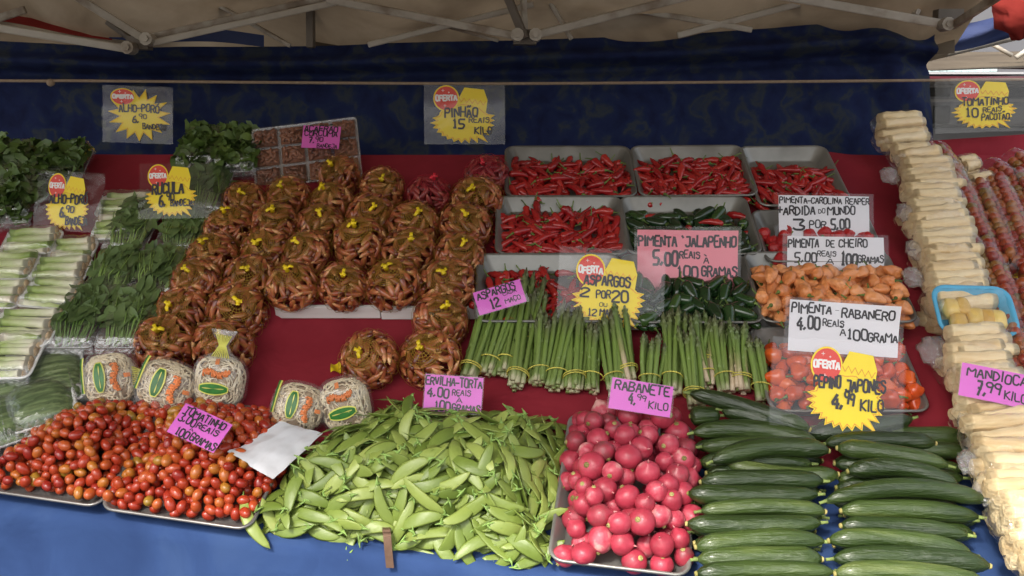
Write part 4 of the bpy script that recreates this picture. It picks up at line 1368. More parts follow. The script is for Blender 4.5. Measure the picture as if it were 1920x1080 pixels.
PALE = [spear_mesh(k + 9, True) for k in range(3)]


def bunch(i, base, tip, n0, n1, nsp, pale, fan, lab):
    n1 += .030
    ub, sb = at(*base, n0); ut, st = at(*tip, n1)
    a, b = Vector((ub, sb, n0)), Vector((ut, st, n1))
    d = b - a; L_ = d.length
    z = d.normalized(); x = (Vector((1, 0, 0)) - z * z.x).normalized(); y = z.cross(x)
    X = Matrix(((x.x, y.x, z.x, a.x), (x.y, y.y, z.y, a.y), (x.z, y.z, z.z, a.z), (0, 0, 0, 1)))
    e = empty('asparagus_bunch', F @ X, lab, 'asparagus', 'banded asparagus bunches')
    nsp = int(nsp * .86); R1 = .0048 * sqrt(nsp) * 1.08
    for k in range(nsp):
        q = R1 * sqrt((k + .5) / nsp) * .92; an = 2.39996 * k + i
        px, py = q * cos(an), q * sin(an)
        ff = 1.35 * fan * R.uniform(.6, 1.4)
        ex = Vector((px * (1 + ff) + R.gauss(0, .004), py * (1 + ff * .5) + R.gauss(0, .003), L_ * R.uniform(.86, 1.03)))
        s0 = Vector((px * .95, py * .95, R.uniform(-.004, .006)))
        dv = ex - s0
        rot = dv.to_track_quat('Z', 'Y').to_matrix().to_4x4()
        me = R.choice(PALE) if (pale and R.random() < pale * .6) else R.choice(SPEAR)
        ob('spear', me, e, T(*s0) @ rot @ Rz(R.uniform(0, 6.28)) @ Sc(1, 1, dv.length / .205))
    zb = .026 + .004 * (i % 3)
    mb = MB()
    tl = R.uniform(-.25, .25)
    for dz in ((0, .0) if i % 3 else (0, .005)):
        ring = [((R1 + .0042) * cos(2 * pi * k / 20), (R1 + .0042) * sin(2 * pi * k / 20), zb + dz + tl * R1 * cos(2 * pi * k / 20)) for k in range(21)]
        mb.tube(ring, .0013, 5, cap=False)
        if not dz and i % 3: break
    ob('rubber_band', mb.mesh('rubber_band', M['band']), e)


BU = [  # base px, tip px, spears, pale share, fan
    ((876, 712), (925, 545), 15, 0, .35), ((912, 700), (962, 548), 14, .1, .5), ((944, 702), (985, 520), 12, .1, .5), ((968, 725), (1000, 520), 15, .2, .4),
    ((1008, 720), (1022, 585), 14, .25, .5), ((1037, 728), (1075, 570), 15, 0, .35), ((1076, 731), (1082, 570), 16, .1, .4), ((1110, 731), (1120, 600), 11, .4, .5),
    ((1152, 735), (1142, 588), 11, .1, .4), ((1180, 718), (1152, 575), 14, .3, .4), ((1216, 735), (1222, 625), 12, .2, .6), ((1259, 736), (1262, 578), 15, .1, .35),
    ((1305, 762), (1292, 610), 14, 0, .35), ((1326, 726), (1300, 582), 12, .5, .6), ((1362, 735), (1352, 592), 13, .3, .5), ((1393, 735), (1385, 608), 15, .6, .35), ((1432, 752), (1412, 622), 11, 0, .4),
    ((990, 668), (1005, 545), 12, 0, .5), ((1330, 700), (1352, 605), 10, 0, .5)]
for i, (a, b, ns, pl, fan) in enumerate(BU):
    back = i >= 17
    lab = f'banded bunch of green asparagus, {ordinal(i)} from the nut bags along the row' if not back else ('short asparagus bunch tucked behind the fourth and fifth bunches', 'short asparagus bunch tucked behind the pale ended bunches')[i - 17]
    bunch(i, a, b, -.012 if not back else -.02, .012, ns, pl, fan, lab)
# ---- pine nuts in net bags
def nut_mesh(k, m, nm='pine_nut'):
    rg = random.Random(700 + k)
    L_ = rg.uniform(.031, .038); r0 = rg.uniform(.0060, .0072); n = 10
    pts = bendpts(L_, n, rg.uniform(-.06, .06))
    rad = [r0 * max(.18, (sin(pi * min(1, (i / n) * .90 + .10)) ** .55)) * (1.10 - .30 * i / n) for i in range(n + 1)]
    return MB().tube(pts, rad, 8, ell=(1, .82)).mesh(nm, M[m])
NUT = [nut_mesh(k, 'nut') for k in range(4)]
RNUT = [nut_mesh(k, 'red_nut') for k in range(4)]
BR, BH = .0585, .050     # bag radius, half height


def bag_fn(seed):
    def fn(t, p):
        g = 1 + .05 * fbm(1.3 * sin(t) * cos(p), 1.3 * sin(t) * sin(p), cos(t) + seed * 3.1, 2)
        c = cos(t)
        r = BR * sin(t) ** .82 * g
        z = BH * (c if c > 0 else c * .78)
        if t < .42:                      # gathered towards the knot
            z += (.42 - t) ** 2 * .09
        return Vector((r * cos(p), r * sin(p), z))
    return fn


def net_mesh(seed, m):
    fn = bag_fn(seed)
    mb = MB()
    ns, seg = 17, 22
    for fam in (1, -1):
        for k in range(ns):
            p0 = 2 * pi * k / ns
            pts = [fn(.10 + (pi - .2) * i / seg, p0 + fam * .95 * i / seg) for i in range(seg + 1)]
            mb.tube(pts, .00036, 3, cap=False)
    for i in range(6):
        t = .14 + .07 * i
        mb.tube([fn(t, 2 * pi * k / 20) for k in range(21)], .0006, 3, cap=False)
    return mb.mesh('net', M[m])


def tie_mesh(seed, m):
    z0 = bag_fn(seed)(0.1, 0).z
    mb = MB().tube([(0, 0, z0 - .004), (.001, 0, z0 + .003), (0, .001, z0 + .010)], [.0055, .003, .0042], 8)
    for i in range(3):
        a = 2.25 * i + seed
        w = .0034
        d = Vector((cos(a), sin(a), 0)); s_ = Vector((-sin(a), cos(a), 0))
        b = Vector((0, 0, z0 + .004))
        mb.loft([[b - s_ * .002, b + s_ * .002, b + s_ * .002 + Vector((0, 0, .002)), b - s_ * .002 + Vector((0, 0, .002))],
                 [b + d * .007 - s_ * w + Vector((0, 0, .004)), b + d * .007 + s_ * w + Vector((0, 0, .004)), b + d * .007 + s_ * w + Vector((0, 0, .006)), b + d * .007 - s_ * w + Vector((0, 0, .006))],
                 [b + d * .014 - s_ * w * .8, b + d * .014 + s_ * w * .8, b + d * .014 + s_ * w * .8 + Vector((0, 0, .0015)), b + d * .014 - s_ * w * .8 + Vector((0, 0, .0015))]][: 2 + (i % 2)])
    return mb.mesh('tie', M[m])


def bag_proto(seed, red):
    rg = random.Random(800 + seed)
    fn = bag_fn(seed)
    e = bpy.data.objects.new('nut_bag', None)
    e.empty_display_size = .02
    COL.objects.link(e)
    nn = 74
    for k in range(nn):
        c = 1 - 1.62 * (k + .5) / nn
        t = math.acos(max(-1, min(1, c))); p = 2.39996 * k + rg.uniform(-.3, .3)
        pos = fn(t, p) * .84
        nrm = (fn(t, p) - Vector((0, 0, 0))).normalized()
        q = nrm.to_track_quat('Z', 'Y').to_matrix().to_4x4()
        ob('pine_nut', rg.choice(RNUT if red else NUT), e, T(*pos) @ q @ Rz(rg.uniform(0, 6.28)) @ Ry(rg.gauss(0, .10)))
    for k in range(10):
        t, p = rg.uniform(.3, 1.9), rg.uniform(0, 6.28)
        ob('pine_nut', rg.choice(RNUT if red else NUT), e, T(*(fn(t, p) * .5)) @ rand_rot(rg) @ Sc(1.3, 1.5, 1.5))
    ob('net', net_mesh(seed, 'red_net' if red else 'net'), e)
    ob('tie', tie_mesh(seed, 'red_tie' if red else 'tie'), e)
    return e


ROWS = [('uppermost row', [(637, 331, 41), (716, 357, 45), (806, 370, 44, 1), (912, 331, 43, 1)]),
        ('second row', [(461, 380, 42), (541, 373, 44), (623, 386, 44), (894, 378, 49)]),
        ('third row', [(430, 430, 46), (517, 425, 48), (602, 428, 47), (694, 408, 47), (776, 424, 48), (872, 426, 48)]),
        ('fourth row', [(398, 482, 48), (500, 474, 48), (573, 478, 48), (676, 460, 53), (766, 473, 50), (862, 480, 50)]),
        ('row on the white ledge', [(370, 531, 51), (470, 525, 51), (549, 539, 52), (643, 538, 48), (737, 535, 52), (839, 537, 54)]),
        ('row below the white ledge', [(342, 589, 54), (446, 586, 55), (826, 604, 55)]),
        ('lowest row', [(311, 647, 58), (418, 652, 57), (693, 677, 56), (806, 676, 58)])]
PROTO = [bag_proto(k, False) for k in range(5)] + [bag_proto(5, True)]
used = set()
for rn, lst in ROWS:
    j = 0
    for i, it in enumerate(lst):
        x, y, rp = it[:3]
        red = len(it) > 3
        pi_ = 5 if red else R.randrange(5)
        base_n = cloth_n(*at(x, y + rp * .5, 0))
        n = max(-.03, base_n) + BH * .78
        u, s = at(x, y, n)
        dep = (P0 + AU * u + AS * s + AN * n - EYE).dot(FWD)
        k_ = 1.07 * rp * dep / FPX / BR
        X = F @ T(u, s, n + (k_ - 1) * BH * .5) @ Rx(R.uniform(.05, .60)) @ Ry(R.uniform(-.25, .25)) @ Rz(R.uniform(0, 6.28)) @ Sc(k_ * R.uniform(.94, 1.08), k_ * R.uniform(.94, 1.06), k_ * R.uniform(.84, 1.02))
        lab = (f'red net bag of pine nuts, {"beside the yellow bags" if x < 850 else "behind the others by the chili tray"}, uppermost row' if red
               else f'yellow net bag of pine nuts, {ordinal(j)} yellow one in the {rn}')
        if not red: j += 1
        p = PROTO[pi_]
        if pi_ not in used:
            used.add(pi_)
            p.matrix_basis = X
            tag(p, lab, 'net bag', 'net bags of pine nuts')
        else:
            tag(copy_of(p, X), lab, 'net bag', 'net bags of pine nuts')
for k, p in enumerate(PROTO):
    if k not in used:
        for ch in list(p.children): bpy.data.objects.remove(ch)
        bpy.data.objects.remove(p)
u, s = at(630, 692, -.026)
tag(ob('net_scrap', MB().grid(6, 6, lambda a, b: (.020 * (a - .5), .026 * (b - .5), .004 + .004 * sin(5 * a + 3 * b))).mesh('net_scrap', M['tie']), X=F @ T(u, s, -.026) @ Rz(.1)), 'yellow tag end lying on the red cloth beside a nut bag', 'tag')


# ---- film over a pack
def film_mesh(w, d, h, seed, m='film', over=.004, wr=.0025):
    def fn(a, b):
        x, y = (a - .5) * 2, (b - .5) * 2
        e = max(abs(x), abs(y))
        top = 1 - smooth01((e - .80) / .20)
        z = h * (.25 + .75 * top) + wr * fbm(x * 4 + seed, y * 4, seed, 3) * (.3 + top)
        return Vector((x * (w / 2 + over), y * (d / 2 + over), max(.004, z)))
    return MB().grid(26, 26, fn).mesh('film', M[m])


def edge_strip(w, d, h, seed):
    """film gathered along the front edge of a pack"""
    def fn(a, b):
        g = .005 * fbm(a * 26, b * 3 + seed, seed, 2)
        return Vector(((a - .5) * w * .98, -.5 * d - .006 + .030 * b * b + g, .004 + h * b + .004 * sin(40 * a + seed) * (1 - b)))
    return MB().grid(44, 5, fn).mesh('film_edge', M['edge_film'])


# ---- leek packs
def leek_mesh(k):
    rg = random.Random(900 + k)
    n = 8; L_ = 1.0
    pts = [((i / n - .5), rg.uniform(-.002, .002), 0) for i in range(n + 1)]
    r0 = .0080 * rg.uniform(.85, 1.12)
    rad = [r0 * (1.18 if i == 0 else 1.12 if i == 1 else 1.0 - .10 * i / n) for i in range(n + 1)]
    return MB().tube(pts, rad, 9).mesh('leek', M['leek'])
LEEK = [leek_mesh(k) for k in range(5)]
ROOTM = MB().ball(lambda t, p: Vector((.0045 * cos(t), .0095 * sin(t) * cos(p), .0095 * sin(t) * sin(p))), 9, 6).mesh('root_end', M['leek_root'])


def leek_pack(A, B, n, d, lab, flip=None, cnt=6):
    ua, sa = at(*A, n + .02); ub, sb = at(*B, n + .02)
    w = hypot(ub - ua, sb - sa); yaw = atan2(sb - sa, ub - ua)
    e = empty('leek_pack', F @ T((ua + ub) / 2, (sa + sb) / 2, n) @ Rz(yaw), lab, 'leek pack', 'trays of leeks under film')
    ob('foam_tray', tray_mb(w, d, .020, fl=.008, lip=.003, r=.016, t=.003).mesh('foam_tray', M['foam']), e)
    for i in range(cnt):
        y = d * (-.40 + .80 * i / (cnt - 1))
        L_ = (w - .012) * R.uniform(.92, 1.0)
        fl = R.random() < .25 if flip is None else flip
        X = T(R.uniform(-.004, .004), y, .0165 + (.007 if i % 2 else 0)) @ Rz(R.gauss(0, .035) + (0 if fl else pi)) @ Rx(R.uniform(0, 6))
        lk = ob('leek', R.choice(LEEK), e, X @ Sc(L_, 1.05, 1.05))
        ob('root_end', ROOTM, lk, T(-.5, 0, 0) @ Sc(1 / L_, 1, 1))
    ob('film', film_mesh(w, d, .040, R.uniform(0, 99), 'wrap_film'), e)
    ob('film_edge', edge_strip(w, d, .026, R.uniform(0, 99)), e)


LK = [((-20, 668), (72, 666), .125, 'front leek pack, lowest in the near stack of white trays'), ((-12, 612), (105, 616), .105, 'white tray of leeks second from the front in the near stack'),
      ((-60, 552), (44, 553), .085, 'partly cut off leek pack at the end of the third row from the front'), ((48, 548), (150, 556), .085, 'white rimmed leek tray beside the rocket packs, third row from the front'),
      ((-50, 500), (66, 500), .085, 'leek pack at the outer end of the fourth row from the front'), ((62, 508), (164, 506), .085, 'leek pack beside the grey tray edge in the fourth row'),
      ((8, 456), (110, 452), .085, 'leek pack at the outer end of the row below the yellow sign'), ((98, 472), (176, 470), .080, 'leek pack at the inner end of the row below the yellow sign'),
      ((186, 386), (282, 384), .085, 'leek pack between the two yellow offer signs, farthest back'), ((178, 428), (262, 424), .085, 'leek pack half hidden behind the yellow sign and rocket tray')]
for i, (a, b, d, lab) in enumerate(LK):
    leek_pack(a, b, .012 if i in (0, 1, 3) else .004, d, lab)


# ---- rocket, lettuce and kale packs
def leaf(mb, X, L_, W_, curl, rg, mi=0, frill=0.0):
    nu, nv = 3, 5
    ph = rg.uniform(0, 6)
    def fn(a, b):
        hw = W_ / 2 * max(.03, sin(pi * min(1, b * .96 + .03)) ** .7) * (1 + .12 * sin(9 * b + ph))
        x = (a - .5) * 2 * hw
        z = curl * L_ * (b - .5) ** 2 + .18 * abs(x) + frill * sin(12 * b + 8 * a + ph) * abs(a - .5)
        return Vector((x, L_ * (b - .5), z))
    mb.grid(nu, nv, fn, mi, X)


def dome_h(w, d, h):
    def f(px, py):
        x, y = 2 * px / w, 2 * py / d
        rr = (abs(x) ** 2.8 + abs(y) ** 2.8) ** (1 / 2.8)
        return h * max(0, 1 - rr ** 2.6) ** .55
    return f


def green_parts(seed, w, d, h, kind):
    rg = random.Random(seed)
    lv, st = MB(), MB()
    if kind == 'rocket':
        for k in range(150):
            b = rg.random()
            y = d * (-.18 + .62 * b) * rg.uniform(.8, 1)
            x = rg.uniform(-.43, .43) * w
            z = .012 + h * rg.uniform(.35, .95) * (1 - .5 * abs(x / w))
            leaf(lv, T(x, y, z) @ Rz(rg.gauss(0, .55)) @ Rx(rg.gauss(.0, .14)) @ Ry(rg.gauss(0, .25)), rg.uniform(.034, .062), rg.uniform(.014, .025), rg.uniform(-.6, .6), rg)
        for k in range(34):
            x = rg.uniform(-.40, .40) * w
            y0 = -d * .46
            st.tube([(x * .8, y0 + rg.uniform(0, .02), .010 + rg.uniform(0, h * .5)), (x, y0 + .05, .014 + rg.uniform(.2, .8) * h), (x + rg.uniform(-.02, .02), y0 + .12, .014 + h * rg.uniform(.5, 1.0))], [.0017, .0014, .0009], 5)
    elif kind == 'lettuce':
        for k in range(110):
            x, y = rg.uniform(-.46, .46) * w, rg.uniform(-.46, .46) * d
            z = .012 + h * rg.uniform(.4, 1.05) * (1 - .8 * (x / w) ** 2 - .8 * (y / d) ** 2)
            leaf(lv, T(x, y, z) @ Rz(rg.uniform(0, 6.28)) @ Rx(rg.gauss(0, .5)) @ Ry(rg.gauss(0, .5)), rg.uniform(.03, .05), rg.uniform(.03, .045), rg.uniform(-1, 1), rg, frill=.010)
    else:
        hz = dome_h(w, d, h)
        lv.grid(20, 20, lambda a, b: Vector(((a - .5) * w * .95, (b - .5) * d * .95, max(.003, hz((a - .5) * w * .95, (b - .5) * d * .95) * .90 - .002))))
        for k in range(420):
            x, y = rg.uniform(-.47, .47) * w, rg.uniform(-.47, .47) * d
            an = .10 + rg.gauss(0, .22); L2 = rg.uniform(.018, .05); hw = rg.uniform(.0008, .0022); cv = rg.gauss(0, .006)
            def fn(a, b, x=x, y=y, an=an, L2=L2, hw=hw, cv=cv, lift=rg.uniform(-.003, .0015)):
                t = (a - .5) * 2
                px = x + cos(an) * t * L2 - sin(an) * ((b - .5) * 2 * hw + cv * (1 - t * t))
                py = y + sin(an) * t * L2 + cos(an) * ((b - .5) * 2 * hw + cv * (1 - t * t))
                px = max(-.48 * w, min(.48 * w, px)); py = max(-.48 * d, min(.48 * d, py))
                return Vector((px, py, max(.002, hz(px, py) * .95 + lift)))
            lv.grid(5, 1, fn)
    return lv, st


def dome_film(w, d, h, seed, m):
    hz = dome_h(w, d, h)
    def fn(a, b):
        x, y = (a - .5) * 2, (b - .5) * 2
        z = .004 + hz(x * w / 2, y * d / 2) + .0016 * fbm(x * 2 + seed, y * 14, seed, 3)
        return Vector((x * w / 2 * 1.03, y * d / 2 * 1.03, max(.002, z)))
    return MB().grid(34, 34, fn).mesh('film', M[m])


GP = {}
def green_pack(name, kind, A, B, n, d, h, lab, cat, group, seed, yaw0=0.0, tilt=0.0):
    ua, sa = at(*A, n); ub, sb = at(*B, n)
    w = hypot(ub - ua, sb - sa); yaw = atan2(sb - sa, ub - ua) + yaw0
    e = empty(name, F @ T((ua + ub) / 2, (sa + sb) / 2, n) @ Rz(yaw) @ T(0, d / 2, 0) @ Rx(tilt), lab, cat, group)
    lv, st = green_parts(seed, w, d, h, kind)
    ob('leaves', lv.mesh('leaves', M[kind]), e)
    if st.v: ob('stems', st.mesh('stems', M['rocket_stem']), e)
    if kind == 'kale':
        ob('foam_tray', tray_mb(w * .98, d * .98, .012, fl=.006, lip=.002, r=.02, t=.002).mesh('foam_tray', M['foam']), e)
        ob('film', dome_film(w, d, h * 1.02, seed, 'kale_film'), e)
        mb = MB()
        for sd in (0, 1, 2):      # gathered film along the edges
            def edge(a, b, sd=sd):
                g = .006 * fbm(a * 30, b * 4, seed + sd, 2)
                q = (a - .5) * .96
                y_ = -.50 - .03 * sin(pi * b)
                p = (q * w, y_ * d) if sd == 0 else ((-.50 - .03 * sin(pi * b)) * w * (1 if sd == 1 else -1), q * d)
                return Vector((p[0], p[1], .004 + .020 * b + g + .006 * sin(46 * a)))
            mb.grid(60, 4, edge)
        ob('film_edge', mb.mesh('film_edge', M['crinkle_film']), e)
    else:
        ob('clear_tray', tray_mb(w, d, .024, fl=.008, lip=.0025, r=.016, t=.001).mesh('clear_tray', M['clear_tray']), e)
        ob('film', film_mesh(w, d, h * 1.12, seed, 'wrap_film'), e)
        ob('film_edge', edge_strip(w, d, h * .8, seed), e)


RK = [((85, 668), (178, 668), .20, 'rocket pack at the outer end of the lowest rocket row'), ((180, 668), (268, 668), .20, 'rocket pack at the inner end of the lowest rocket row'),
      ((155, 575), (238, 574), .175, 'rocket pack at the outer end of the middle rocket row'), ((244, 574), (326, 573), .175, 'rocket pack at the inner end of the middle rocket row'),
      ((192, 488), (272, 488), .20, 'rocket pack in a clear rimmed tray below the rucula sign'), ((290, 490), (382, 488), .165, 'rocket pack tucked beside the clear rimmed tray, in the upper rocket row'),
      ((330, 412), (418, 410), .20, 'rocket pack behind the rucula sign beside the nut bags')]
for i, (a, b, d, lab) in enumerate(RK):
    green_pack('rocket_pack', 'rocket', a, b, .004, d, .034, lab, 'salad pack', 'packs of rocket', 1000 + i)
LT = [((332, 332), (404, 332), 'curly green lettuce pack behind the rucula sign'), ((404, 338), (480, 336), 'curly green lettuce pack beside the pack of brown squares'),
      ((-30, 436), (60, 432), 'curly lettuce pack at the outer edge beside the leeks'), ((-60, 362), (50, 358), 'curly lettuce pack farthest out against the curtain'), ((52, 366), (150, 362), 'curly lettuce pack directly behind the leek offer sign')]
for i, (a, b, lab) in enumerate(LT):
    green_pack('lettuce_pack', 'lettuce', a, b, .004, .17, .052, lab, 'salad pack', 'packs of curly lettuce', 1100 + i)
KL = [((50, 772), (166, 762), .17, 'large taut kale pack beside the first bean sprout bag', .25), ((-30, 800), (86, 790), .17, 'kale pack at the outer edge, second from the back', .3), ((18, 812), (150, 800), .13, 'kale pack directly in front of the large taut kale pack', .32),
      ((-50, 852), (78, 836), .14, 'front kale pack touching the cherry tomatoes', .35), ((-45, 728), (30, 722), .12, 'small kale pack farthest back at the outer edge', .2)]
for i, (a, b, d, lab, yw) in enumerate(KL):
    green_pack('kale_pack', 'kale', a, b, -.030 + (.012 if i in (0, 2) else 0.0) + .004 * i, d, .036, lab, 'salad pack', 'film wrapped kale packs', 1200 + i, yw)


# ---- pack of brown turmeric squares
p = atY(575, 287, 2.66)
w_, h_, dp = size(196, 108, 575, 287, 2.66, 28)
Xt = card_world(575, 287, 2.66, 28, -8)
e = empty('turmeric_pack', Xt, 'flat clear pack of brown turmeric squares leaning at the back of the stall', 'spice pack')
ob('tray', MB().box(-w_ / 2, w_ / 2, -h_ / 2, h_ / 2, -.012, -.004).mesh('tray', M['clear_tray'], False), e)
ob('tray_edge', tray_mb(w_, h_, .016, fl=.003, lip=.002, r=.008, t=.001).mesh('tray_edge', M['clear_tray']), e, T(0, 0, -.012))
for j in range(3):
    for i in range(4):
        mb = MB()
        cw, ch_ = w_ / 4 * .86, h_ / 3 * .82
        rg = random.Random(i * 7 + j)
        mb.box(-cw / 2, cw / 2, -ch_ / 2, ch_ / 2, -.004, .003)
        for q in range(26):
            mb.tube([(rg.uniform(-.45, .45) * cw, rg.uniform(-.45, .45) * ch_, .004 + rg.uniform(0, .006))] + [], .001, 4) if 0 else None
            x, y, a = rg.uniform(-.40, .40) * cw, rg.uniform(-.38, .38) * ch_, rg.uniform(0, 3.1)
            dx, dy = .009 * cos(a), .009 * sin(a)
            mb.tube([(x - dx, y - dy, .004 + rg.uniform(0, .004)), (x, y, .006 + rg.uniform(0, .004)), (x + dx, y + dy, .005)], [.0028, .0042, .0024], 6)
        ob('turmeric_square', mb.mesh('turmeric_square', M['turmeric']), e, T((i - 1.5) * w_ / 4, (j - 1) * h_ / 3, 0))
ob('film', quad(w_, h_, .013, .004).mesh('film', M['film']), e)


# ---- bean sprout bags
def sprout_bag(cx, cy, rx, ry, n, roll, lab, seed, neck, lie):
    rg = random.Random(seed)
    u, s = at(cx, cy, n)
    dep = (P0 + AU * u + AS * s + AN * n - EYE).dot(FWD)
    a, b = rx * dep / FPX, ry * dep / FPX
    e = empty('sprout_bag', F @ T(u, s, n) @ Rx(radians(-32 if not lie else -48)) @ Rx(radians(90)) @ Rz(radians(0)) @ Matrix.Rotation(radians(roll), 4, 'Z'), lab, 'sprout bag', 'bags of bean sprouts')
    # local: x right, y up along the bag, z towards the viewer
    c_ = .034
    def sh(k):
        def fn(t, p):
            sx, sy, sz = sin(t) * cos(p), sin(t) * sin(p), cos(t)
            pw = lambda v, q: math.copysign(abs(v) ** q, v)
            g = k * (1 + .05 * fbm(sx * 2 + seed, sy * 2, sz * 2, 2))
            return Vector((a * pw(sx, .72) * g, b * pw(sy, .72) * g, c_ * pw(sz, .85) * g))
        return fn
    f1 = sh(.93)
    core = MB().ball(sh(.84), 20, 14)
    mb = MB()
    for k in range(300):
        t, p = math.acos(rg.uniform(-.5, 1)), rg.uniform(0, 6.28)
        an = rg.uniform(0, 6.28); dt, dp = .26 * cos(an), .26 * sin(an) / max(.35, sin(t))
        cu = rg.gauss(0, .10)
        pts = [f1(t + dt * g_ + cu * (1 - g_ * g_) * sin(an), p + dp * g_ - cu * (1 - g_ * g_) * cos(an)) * (1.0 - .05 * g_ * g_) for g_ in (-1, -.4, .3, 1)]
        mb.tube(pts, [.0008, .0014, .0016, .0021], 5)
    ob('sprouts', mb.mesh('sprouts', M['sprout']), e)
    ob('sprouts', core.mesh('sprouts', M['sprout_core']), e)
    ob('bag_film', MB().ball(sh(1.06), 30, 20).mesh('bag_film', M['bag_film']), e)
    # printing on the bag: a cucumber, a band of orange letters, a green corner stripe
    fz = sh(1.075)
    def onbag(x, y, k=1.0):
        X_, Y_ = max(-.95, min(.95, x)), max(-.95, min(.95, y))
        z = c_ * 1.10 * max(0.05, (1 - abs(X_) ** 2.8) * (1 - abs(Y_) ** 2.8)) ** .42
        return Vector((a * X_, b * Y_, z * k + .0015))
    def patch(x0, y0, x1, y1, hw, m, nm, k=1.0, shape=None):
        L_ = hypot(x1 - x0, y1 - y0)
        dx, dy = (x1 - x0) / L_, (y1 - y0) / L_
        def fn(i, j):
            w_ = hw * (shape(i) if shape else 1)
            t = i * L_; v = (j - .5) * 2 * w_
            return onbag(x0 + dx * t - dy * v, y0 + dy * t + dx * v, k)
        return ob(nm, MB().grid(14, 5, fn).mesh(nm, M[m]), e)
    patch(-.58, -.14, .52, -.10, .23, 'print_yellow', 'printed_halo', 1.0, lambda i: max(.1, sin(pi * min(1, .06 + .9 * i)) ** .5))
    patch(-.54, -.14, .48, -.10, .18, 'print_green', 'printed_cucumber', 1.02, lambda i: max(.1, sin(pi * min(1, .06 + .9 * i)) ** .5))
    patch(-.85, -.82, .45, -.80, .06, 'print_yellow', 'printed_stripe', 1.0)
    patch(-.85, -.88, .45, -.84, .04, 'print_green', 'printed_stripe', 1.03)
    mb = MB()
    for i in range(9):          # illegible short orange letters of the print
        x = -.52 + .125 * i
        for (ax, ay, bx_, by_) in ((0, 0, 0, .26), (0, .26, .08, .26), (.08, .26, .08, .0 if i % 2 else .13), (0, .13 if i % 3 else .0, .08, .13 if i % 3 else .0)):
            p_, q_ = onbag(.9 * x + .8 * ax, .32 + .8 * ay + .05 * sin(i), 1.02), onbag(.9 * x + .8 * bx_, .32 + .8 * by_ + .05 * sin(i), 1.02)
            mb.tube([p_, q_], .0019, 4)
    ob('printed_lettering', mb.mesh('printed_lettering', M['print_orange']), e)
    patch(-.10, .82, .05, .84, .09, 'print_orange', 'printed_spot', 1.02)
    patch(-.44, -.12, .36, -.08, .03, 'print_yellow', 'printed_shine', 1.045, lambda i: .35 + .3 * sin(9 * i))
    if neck:
        mb, st = MB(), MB()
        lo = []
        for i, (y, w1, w2) in enumerate(((.86, .62, .55), (1.12, .26, .3), (1.38, .15, .2), (1.62, .34, .16), (1.90, .48, .12))):
            lo.append([(a * w1 * cos(2 * pi * k / 18) * (1 + .16 * sin(k * 2.6 + i)), b * y, c_ * w2 * sin(2 * pi * k / 18) * (1 + .2 * sin(k * 3.1))) for k in range(18)])
        mb.loft(lo, False, False)
        ob('bag_neck', mb.mesh('bag_neck', M['crinkle_film']), e)
        for k in range(9):
            x = -.4 + .1 * k
            st.tube([(a * x * .8, b * .95, c_ * .5), (a * x * .30, b * 1.36, c_ * .27), (a * x * .7, b * 1.74, c_ * .22)], .0011, 4)
        ob('printed_stripe', st.mesh('printed_stripe', M['print_yellow']), e)
    return e


sprout_bag(206, 712, 52, 50, .016, -82, 'bean sprout bag lying next to the kale, its twisted neck towards the others', 1, True, True)
sprout_bag(313, 724, 50, 56, .014, -110, 'middle bean sprout bag of the three behind the tomatoes', 2, False, True)
sprout_bag(412, 716, 50, 52, .016, -8, 'upright bean sprout bag with its neck tied on top', 3, True, False)
sprout_bag(560, 764, 47, 50, .012, -105, 'bean sprout bag beside the white sheet', 4, False, True)
sprout_bag(648, 760, 48, 54, .014, 14, 'bean sprout bag leaning over the pea pods', 5, False, False)

# ---- white plastic sheet on the tomatoes
c4 = [Vector((*at(*p, n), n)) for p, n in (((428, 854), .042), ((524, 790), .036), ((606, 812), .028), ((512, 900), .046))]
def sheet(a, b):
    p = c4[0].lerp(c4[1], b).lerp(c4[3].lerp(c4[2], b), a)
    return Vector((p.x, p.y, p.z + .008 * sin(pi * a) * sin(pi * b) + .004 * fbm(a * 4, b * 4, 8) + (.010 * smooth01((.30 - b) / .3) * (1 if a < .5 else .2))))
mb = MB().grid(20, 20, sheet)
tag(ob('plastic_sheet', mb.mesh('plastic_sheet', M['paper']), X=F), 'folded white plastic sheet lying over the tomatoes beside the pea pods', 'plastic sheet')


# ---- cassava packs
def stick_mesh(k):
    rg = random.Random(1300 + k)
    n = 9
    pts = [((i / n - .5), rg.uniform(-.002, .002), rg.uniform(-.002, .002)) for i in range(n + 1)]
    r0 = .0150 * rg.uniform(.88, 1.12)
    tp = rg.uniform(-.34, .34)
    rad = [r0 * (.90 if i in (0, n) else 1) * (1 + tp * (i / n - .5)) for i in range(n + 1)]
    return MB().tube(pts, rad, 10, ell=(1.12, .95)).mesh('cassava_stick', M['cassava'])
STICK = [stick_mesh(k) for k in range(6)]


def crinkle(w, d, h, seed):
    def fn(t, p):
        sx, sy, sz = cos(t), sin(t) * cos(p), sin(t) * sin(p)
        pw = lambda v, q: math.copysign(abs(v) ** q, v)
        g = 1 + .06 * fbm(sx * 3 + seed, sy * 3, sz * 3, 3)
        tail = 1 + .16 * abs(sx) ** 6
        fl = 1 - .75 * smooth01((abs(sx) - .86) / .14)
        return Vector((w / 2 * pw(sx, .5) * tail * g, d / 2 * pw(sy, .7) * g, h / 2 * pw(sz, .8) * g * fl))
    return MB().ball(fn, 24, 22).mesh('film', M['film'])


